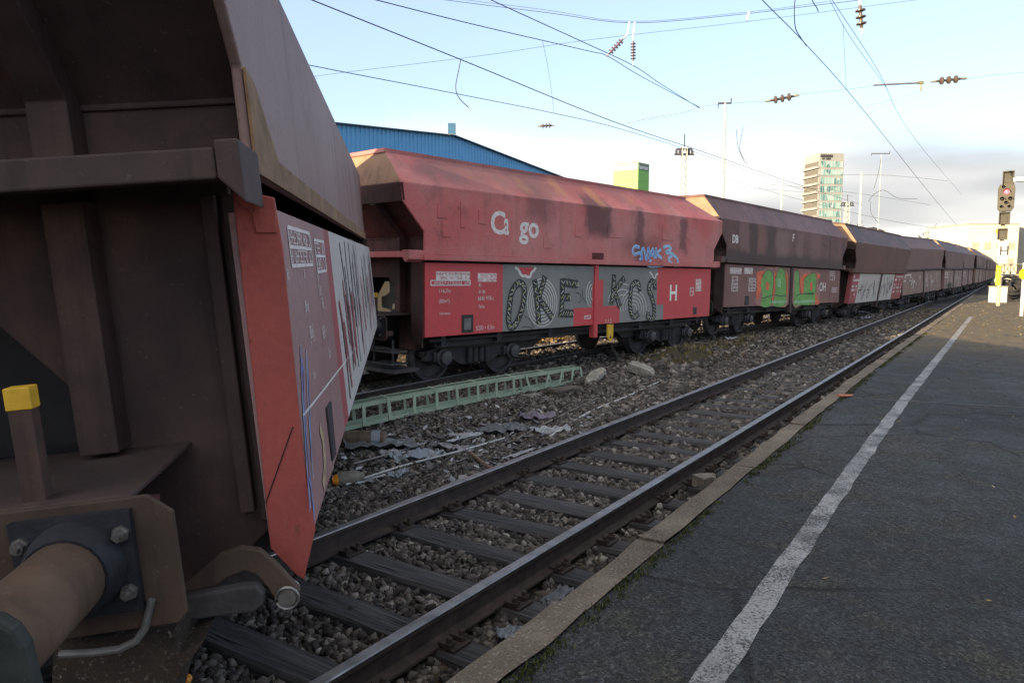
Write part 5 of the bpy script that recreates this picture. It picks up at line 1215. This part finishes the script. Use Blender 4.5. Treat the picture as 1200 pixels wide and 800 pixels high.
# ------------------------------------------------------------------ bare trees
def bare_tree(px, ytop, Y, label, seed, spread_=.5):
    r = random.Random(seed); A = at(px, ytop, Y); h = A.z+.4; root = thing('bare_tree', label, 'tree', (A.x,A.y,-.4), group='leafless trees behind the train'); tb = MB(); cb = MB()
    def br(p, d, l_, rad, lev):
        q = p+d*l_; m_ = p+d*l_*.5+Vector((r.uniform(-1,1),r.uniform(-1,1),0))*l_*.05
        (tb if lev == 0 else cb).tube([p,m_,q],[rad,rad*.8,rad*.55],5 if lev < 2 else 3)
        if lev >= 5: return
        for k_ in range(3 if lev else 5):
            a = r.uniform(0,6.28); t = r.uniform(.25,.75)*spread_*1.4; o = d.orthogonal().normalized(); o2_ = d.cross(o); nd = (d+(o*math.cos(a)+o2_*math.sin(a))*t+Vector((0,0,.12))).normalized(); br(p+d*l_*(r.uniform(.5,1.0)), nd, l_*r.uniform(.6,.76), max(rad*.6, .035), lev+1)
    br(Vector((0,0,0)), Vector((0,0,1)), h*.36, h*.03, 0)
    tb.build('trunk', M['bark'], root); cb.build('crown', M['bark'], root)
for i, (px, yt, Y, lb) in enumerate([(1095,262,170,'leafless tree just right of the distant stubby mast'),(1108,264,165,'leafless tree in the middle of the far group'),(1122,262,160,'leafless tree left of the pale yellow building'),(1003,254,200,'leafless tree by the low white building'),(1080,270,180,'leafless tree left of the distant stubby mast')]):
    bare_tree(px, yt, Y, lb, 40+i)

# ------------------------------------------------------------------ signal, signs, boxes, coil
def signal():
    Y = 34.7; k_ = Y/867; base = at(1169.5, 357, Y); root = thing('railway_signal', 'railway light signal with one red lamp standing at the platform end', 'signal', (base.x, base.y, PLAT))
    F = Vector((-base.x, -base.y, 0)).normalized(); ang = math.atan2(F.y, F.x)+math.pi/2; root.rotation_euler = (0,0,ang)  # local -y faces the viewer
    cream = simple('cream_mast_paint',(.50,.42,.26),.6,0,.15,3,0); gd_ = simple('signal_grey',(.060,.055,.042),.6,0,.2,4,0); blk = simple('signal_face',(.045,.042,.033),.6,0,.2,4,0)
    X = lambda px: (px-1171)*k_*.86; Z = lambda py: at(1171, py, Y).z-PLAT
    mb = MB(); mb.tube([(0,.05,0),(0,.05,Z(205))],.085,12); mb.build('mast', cream, root, smooth=True)
    def boxhead(nm, x0, x1, y0, y1, hood=True):
        mb = MB(); a, b_, c_, d_ = X(x0), X(x1), Z(y1), Z(y0); mb.bx(a,b_,-.28,-.02,c_,d_,0); mb.bx(a+.06,b_-.06,-.30,-.27,c_+.08,d_-.07,1)
        if hood: mb.bx(a-.02,b_+.02,-.42,-.28,d_-.03,d_+.02,0); mb.bx(a-.02,a+.015,-.40,-.28,c_,d_,0); mb.bx(b_-.015,b_+.02,-.40,-.28,c_,d_,0)
        return mb.build(nm, [gd_, blk], root, bevel=.01)
    boxhead('indicator_box', 1168,1180,202,217); boxhead('indicator_box', 1166.5,1178,249.5,263); boxhead('indicator_box', 1166,1176.5,268.5,281)
    mb = MB(); pr = [(X(a),-.30,Z(b_)) for a, b_ in ((1165,217),(1181,217),(1182.5,222),(1182,244),(1179,248),(1166,248),(1163.5,245),(1163,222))]; mb.prism(pr,(0,.28,0)); hd = mb.build('lamp_head', gd_, root, bevel=.012)
    em = bpy.data.materials.new('red_lamp'); em.use_nodes = True; bs = em.node_tree.nodes['Principled BSDF']; bs.inputs['Base Color'].default_value = (.5,.01,.01,1); bs.inputs['Emission Color'].default_value = (1,.04,.05,1); bs.inputs['Emission Strength'].default_value = 2.6
    def lampx(px, py, r, mat):
        mb = MB(); mb.lathe((X(px),-.30,Z(py)),(0,-1,0),[(0,r),(.03,r*.9),(.05,r*.5)],14); o = mb.build('lamp', mat, hd, smooth=True)
        mb = MB(); n = 9
        for i in range(n):
            a0, a1 = math.pi*i/n, math.pi*(i+1)/n; q = 1.3*r
            mb.prism([(X(px)+q*math.cos(a0),-.30,Z(py)+q*math.sin(a0)),(X(px)+q*math.cos(a1),-.30,Z(py)+q*math.sin(a1)),(X(px)+q*math.cos(a1),-.50,Z(py)+q*math.sin(a1)),(X(px)+q*math.cos(a0),-.50,Z(py)+q*math.sin(a0))],(0,0,.012))
        mb.build('hood', M['black_steel'], o)
    dk = simple('dark_lens',(.012,.012,.012),.2); lampx(1173,225.5,.10,em); lampx(1168.5,234,.07,dk); lampx(1177.5,234,.07,dk); lampx(1173,238.5,.06,dk); lampx(1168,243,.05,dk); lampx(1176.5,243,.05,dk); lampx(1169,220,.05,dk)
    mb = MB(); mb.bx(X(1167),X(1178),-.10,-.08,Z(308),Z(283)); pl_ = mb.build('letter_plate', M['white_paint'], root)
    t = text_part('H', pl_, X(1168.4), -.105, Z(299), .62, M['black_paint'], .012); t.scale = (.9,1,1)
    mb = MB(); mb.bx(X(1166.5),X(1171.5),-.10,-.07,Z(334),Z(311)); mb.build('yellow_board', M['signal_yellow'], root)
    return root
signal()
def stone_box(px0, px1, y0, y1, Y, label):
    A = at((px0+px1)/2, y1, Y); k_ = Y/867; z1 = at(px0, y0, Y).z; root = thing('cable_cabinet', label, 'cabinet', (A.x, A.y, PLAT), group='white cabinets at the signal base'); wv = (px1-px0)*k_; h = z1-PLAT
    mb = MB(); mb.bx(-wv/2,wv/2,-.2,.2,0,h-.05); mb.build('body', M['white_paint'], root, bevel=.01); mb = MB(); mb.bx(-wv/2-.03,wv/2+.03,-.24,.24,h-.05,h); mb.build('lid', M['pale_concrete'], root, bevel=.008)
stone_box(1161,1167,335,352,38.5,'white cable cabinet left of the signal post'); stone_box(1172,1177,335,350,38.5,'white cable cabinet right of the signal post')
def round_sign():
    Y = 26.7; b_ = at(1197, 369, Y); root = thing('round_sign', 'white post with a round yellow sign at the right edge', 'sign', (b_.x, b_.y, PLAT)); mb = MB(); mb.tube([(0,0,0),(0,0,at(1197,308,Y).z-PLAT)],.055,12); mb.build('post', M['white_paint'], root, smooth=True)
    z = at(1197,321,Y).z-PLAT; mb = MB(); mb.lathe((0,-.07,z),(-.2,-1,0),[(0,.21),(.012,.21)],24); ds = mb.build('disc', M['signal_yellow'], root); 
    mb = MB(); mb.box((.01,-.095,z),(.14,.01,.06)); mb.build('mark', simple('ochre_mark',(.45,.20,.02)), ds)
    mb = MB(); mb.lathe((0,0,at(1197,278,Y).z-PLAT+.0),(0,0,1),[(-.2,.03),(-.1,.12),(.0,.14),(.1,.12),(.16,.02)],14)
    return root
round_sign()
def platform_lamp():
    Y = 24.; b_ = at(1222, 400, Y); root = thing('platform_lamp', 'white platform lamp reaching in at the right edge of the picture', 'lamp', (b_.x, b_.y, PLAT)); a = at(1190, 211, Y); dx = a.x-b_.x; h = a.z-PLAT
    mb = MB(); mb.tube([(0,0,0),(0,0,h+.05)],[.09,.05],10); mb.build('post', M['galvanised'], root, smooth=True)
    mb = MB(); mb.bx(dx,0,-.12,.12,h-.05,h+.09); mb.build('lamp_head', M['white_paint'], root, bevel=.03)
platform_lamp()
def coil():
    Y = 42.; b_ = at(1185, 352, Y); root = thing('cable_coil', 'heap of black cable coils dumped right of the signal', 'coil', (b_.x, b_.y, PLAT)); mb = MB(); r = random.Random(2)
    for i in range(9):
        rx = .55+r.uniform(-.12,.12); tl = r.uniform(.3,1.2); c = Vector((r.uniform(-.25,.25),r.uniform(-.25,.25),.55+r.uniform(-.12,.25))); rm = Matrix.Rotation(tl,3,'X') @ Matrix.Rotation(r.uniform(-.4,.4),3,'Y')
        mb.tube([c+rm@Vector((rx*math.cos(t),rx*math.sin(t),0)) for t in np.arange(0,6.6,.35)],.055,6)
    mb.build('coil', M['dark_rubber'], root, smooth=True)
coil()
for i, (px, py, Y, h) in enumerate([(1192,345,46,1.0),(1180,350,48,.8),(1196,338,52,1.4),(1183,338,56,1.3)]):
    q = at(px, py, Y); r = random.Random(60+i); t = thing('dry_shrub', 'dry brown shrub right of the signal, %s' % ['nearest of the group','low one beside the coils','tall one at the picture edge','furthest one behind the coils'][i], 'shrub', (q.x,q.y,-.2), group='dry shrubs right of the signal'); mb = MB(); mc = MB()
    for j in range(26):
        a = r.uniform(0,6.28); d = Vector((math.cos(a)*r.uniform(.1,.8),math.sin(a)*r.uniform(.1,.8),1)).normalized(); l_ = h*r.uniform(.6,1.1)+.5; (mb if j < 5 else mc).tube([(0,0,0),d*l_*.5,d*l_+Vector((r.uniform(-.2,.2),0,0))],[.025,.015,.005],4)
    mb.build('stem', M['bark'], t); mc.build('twigs', M['bark'], t)
# ------------------------------------------------------------------ overhead line
GW = 'overhead line wires'
def wire(label, pts, r=.009, mat=None, name='overhead_wire', sag=True):
    mb = MB(); q = spl([Vector(p) for p in pts], 6) if len(pts) > 2 else [Vector(p) for p in pts]; mb.tube(q, r*.8, 5); return tag(mb.build(name, mat or M['wire'], smooth=True), label, 'wire', GW)
F_ = lambda px, py: atp(px, py, 2.95)
wire('thick contact wire over the platform track, crossing the right of the sky', [F_(860,-38),F_(893,0),F_(945,53),F_(1010,127),F_(1090,227),atp(1128,272,2.9)], .0085)
wire('thin upper carrier wire right of the contact wire', [atp(955,-32,3.0),atp(975,0,3.0),atp(1030,85,3.0),atp(1070,160,3.0),atp(1127,228,2.9)], .007)
wire('second thin carrier wire leaving through the top right of the sky', [atp(958,-20,3.0),atp(972,0,3.0),atp(988,30,3.0),atp(1004,55,3.0),atp(1026,85,3.0),atp(1040,105,3.0)], .006)
A_ = lambda a, b_: atp(a, b_, 9.3)
wire('thick carrier wire running down from the top left over the train', [A_(330,-15),A_(365,0),A_(540,70),A_(720,143),A_(830,180),A_(925,213),A_(1010,240)], .013)
wire('contact wire low over the train left of the blue hall roof', [A_(300,62),A_(370,78),A_(530,109),A_(650,133),A_(730,152),A_(840,187),A_(950,226)], .009)
wire('carrier wire from the top centre sagging to the twin insulators', [atp(410,-8,7),atp(440,0,7),atp(560,30,7),atp(690,60,7),atp(712,66,7),atp(752,90,7),atp(820,126,7)], .009)
wire('steep carrier wire from the top centre to the right twin insulator', [atp(540,-18,7.2),atp(575,0,7.2),atp(680,48,7.2),atp(742,77,7.2),atp(775,99,7.2),atp(820,127,7.2)], .010)
S_ = lambda a, b_: at(a, b_, 26)
wire('cross span wire sagging across the top of the sky', [S_(500,-4),S_(520,0),S_(640,15),S_(740,27),S_(860,18),S_(960,6),S_(1010,0),S_(1040,-5)], .012)
wire('lower thin cross span rising from the left to the top right', [S_(372,92),S_(380,88),S_(560,66),S_(690,47),S_(880,25),S_(1075,0)], .008)
wire('faint companion of the sagging cross span', [S_(520,-3),S_(640,12),S_(740,25.5),S_(880,14),S_(970,2)], .008)
H_ = lambda a, b_: at(a, b_, 30)
wire('steady span between the two lying insulators', [H_(932,111),H_(1000,104),H_(1025,100)], .007)
wire('steady span leaving to the right edge of the picture', [H_(1128,94),H_(1165,88),H_(1230,83)], .008)
wire('thin steady wire falling left from the bracket tube', [H_(1078,106),H_(1060,113),H_(1030,121),H_(1014,124)], .010, M['copper'])
wire('double pull off wire right of the carrier junction', [H_(736,144),H_(770,137),H_(800,132),H_(818,126),H_(838,123)], .012, M['copper'])
wire('thin wire joining the pull off wire to the first lying insulator', [H_(838,123),H_(868,120.5),H_(898,119)], .007)
wire('lower strand of the pull off wire', [H_(741,146),H_(765,140),H_(797,135),H_(812,129)], .008, M['copper'])
wire('cable from the hall roof vent slanting down to the left', [at(404,170,46.5),at(470,163,47.2),at(533,157,47.6)], .022, M['pale_concrete'])
wire('dangling broken wire hanging from the thick carrier', [A_(540,70),A_(538,80),A_(534,102),A_(538,115),A_(549,126)], .011)
wire('jumper loop hanging beside the contact wire at the top', [F_(933,-6),F_(931,8),F_(932,32),F_(938,44),F_(945,54)], .010)
wire('short hook wire at the top edge', [F_(951,-4),F_(953,3),F_(957,9),F_(959,14)], .010)
wire('thin dropper left of the lattice mast', [atp(636,49,7),atp(644,90,8),atp(649,132,9.3)], .004)
wire('thin dropper below the carrier wire on the right', [atp(988,28,3.0),atp(990,70,3.0),atp(992,104,3.0)], .004)
wire('hanging jumper left of the slim pole, outer strand', [at(863,152,46),at(865,172,46),at(873,192,46)], .02)
wire('hanging jumper left of the slim pole, inner strand', [at(871,149,46),at(867,175,46),at(876,193,46)], .02)
wire('far bracket wire beside the tower block', [at(1033,182,90),at(1030,200,90),at(1024,222,90)], .03)
wire('far steady arm curve right of the tower block', [at(1018,236,80),at(1024,228,80),at(1036,223,80),at(1052,232,80),at(1075,233,80)], .028)
wire('far registration wire above the fifth wagon', [at(1020,236,80),at(1021,250,80),at(1030,262,80)], .024)
wire('far horizontal span crossing above the train end', [at(940,206,85),at(1030,205,85),at(1110,212,85)], .018)
wire('second far span crossing above the train end', [at(900,216,85),at(1000,226,85),at(1090,240,85)], .018)
wire('third far span crossing low over the train end', [at(840,205,85),at(930,232,85),at(1030,256,85),at(1100,268,85)], .02)
wire('faint low span above the second wagon', [at(560,196,75),at(720,210,75),at(900,222,75),at(1000,230,75)], .014)
def insul(label, a, b_, r, n, caps, mat=None):
    a, b_ = Vector(a), Vector(b_); d = b_-a; l_ = d.length; root = thing('insulator', label, 'insulator', a, group='insulators on the overhead line'); prof = [(0,r*.2)]
    for i in range(n):
        t = l_*(.18+.64*(i+.5)/n); e = l_*.64/n
        prof += [(t-e*.45,r*.32),(t-e*.2,r*.36),(t-e*.05,r),(t+e*.12,r),(t+e*.22,r*.4),(t+e*.45,r*.32)]
    prof += [(l_,r*.2)]; mb = MB(); mb.lathe((0,0,0), d, prof, 12); mb.build('porcelain', mat or M['insulator'], root, smooth=True)
    mb = MB(); mb.lathe((0,0,0), d, [(-.04,r*.25),(l_*.12,r*.3)], 8); mb.lathe(d*.88, d, [(0,r*.3),(l_*.16,r*.25)], 8); mb.build('end_cap', caps, root)
insul('ribbed insulator lying on the steady span right of centre', H_(898,119), H_(935,112), .15, 3, M['copper'])
insul('ribbed insulator lying on the steady span at far right', H_(1092,96), H_(1131,92), .15, 3, M['copper'])
insul('upright ribbed insulator at the top right of the sky', at(1007.5,2,25), at(1010,38,25), .16, 3, M['white_paint'])
insul('small lying insulator above the blue hall roof end', at(631,148,40), at(649,147,40), .14, 3, M['copper'])
insul('slanting insulator of the twin pair', at(733,43,26), at(711,66,26), .10, 5, M['galvanised'], simple('grey_violet_porcelain',(.13,.10,.12),.3))
insul('upright insulator of the twin pair', at(742,44,26), at(742,76,26), .09, 6, M['galvanised'], bpy.data.materials['grey_violet_porcelain'])
mb = MB(); mb.tube([S_(738,26),S_(735,42)],.03,6); tag(mb.build('hanger_link', M['white_paint'], smooth=True), 'white hanger above the slanting twin insulator', 'hanger')
mb = MB(); mb.tube([S_(744,26),S_(742,44)],.03,6); tag(mb.build('hanger_link', M['white_paint'], smooth=True), 'white hanger above the upright twin insulator', 'hanger')
mb = MB(); mb.tube([S_(878,14),S_(876,24)],.04,6); tag(mb.build('hanger_link', M['white_paint'], smooth=True), 'small white clip hanging from the sagging cross span', 'hanger')
t = thing('registration_tube', 'grey registration tube with a drop bracket at the right of the sky', 'bracket', H_(1024,100)); o_ = H_(1024,100)
mb = MB(); mb.tube([(0,0,0),H_(1082,97)-o_],.035,8); mb.build('tube', M['grey_steel'], t, smooth=True)
mb = MB(); mb.tube([H_(1079,96)-o_,H_(1079,107)-o_],.035,6); mb.box(H_(1079,97)-o_,(.22,.1,.1)); mb.build('drop_bracket', M['copper'], t)

# ------------------------------------------------------------------ unseen shed added behind the viewer to cast the platform's shade
bm_ = simple('brick_wall',(.22,.10,.07),.9,0,.2,3,.2)
sh = thing('added_shade_shed', 'long unseen shed added behind the viewer to shade the platform', 'building', (-32,-14.4,-.4))
mb = MB(); mb.bx(-20,24,-24,0,0,11.0); mb.build('wall', bm_, sh)
mb = MB(); mb.bx(-20.2,24.2,-24.2,.2,11.0,11.2); mb.build('roof', M['dark_steel'], sh)

# every separate rib, bracket, plate and pier becomes a part of its own
def split_loose(o):
    me = o.data; n = len(me.vertices); par = list(range(n))
    def fd(a):
        while par[a] != a: par[a] = par[par[a]]; a = par[a]
        return a
    for e in me.edges:
        a, b_ = fd(e.vertices[0]), fd(e.vertices[1])
        if a != b_: par[a] = b_
    isl = {}
    for p in me.polygons: isl.setdefault(fd(p.vertices[0]), []).append(p)
    if len(isl) < 2: return
    first = True
    for ps in isl.values():
        ids = sorted({v for p in ps for v in p.vertices}); mp = {v: i for i, v in enumerate(ids)}
        m2 = bpy.data.meshes.new(me.name); m2.from_pydata([me.vertices[v].co[:] for v in ids], [], [[mp[v] for v in p.vertices] for p in ps])
        for m in me.materials: m2.materials.append(m)
        m2.polygons.foreach_set('material_index', [p.material_index for p in ps]); m2.update()
        if first: o.data = m2; first = False
        else:
            c = o.copy(); c.data = m2; C.objects.link(c)
SPLIT = ('sprayed_letters','sprayed_ring','sprayed_outline','sprayed_letter','end_rib','corner_bracket','door_end_plate','door_post','ledge_beam','hinge_lug','patch_plate','pier','support_post','shaded')
for o in list(C.objects):
    if o.type == 'MESH' and o.name.split('.')[0] in SPLIT: split_loose(o)
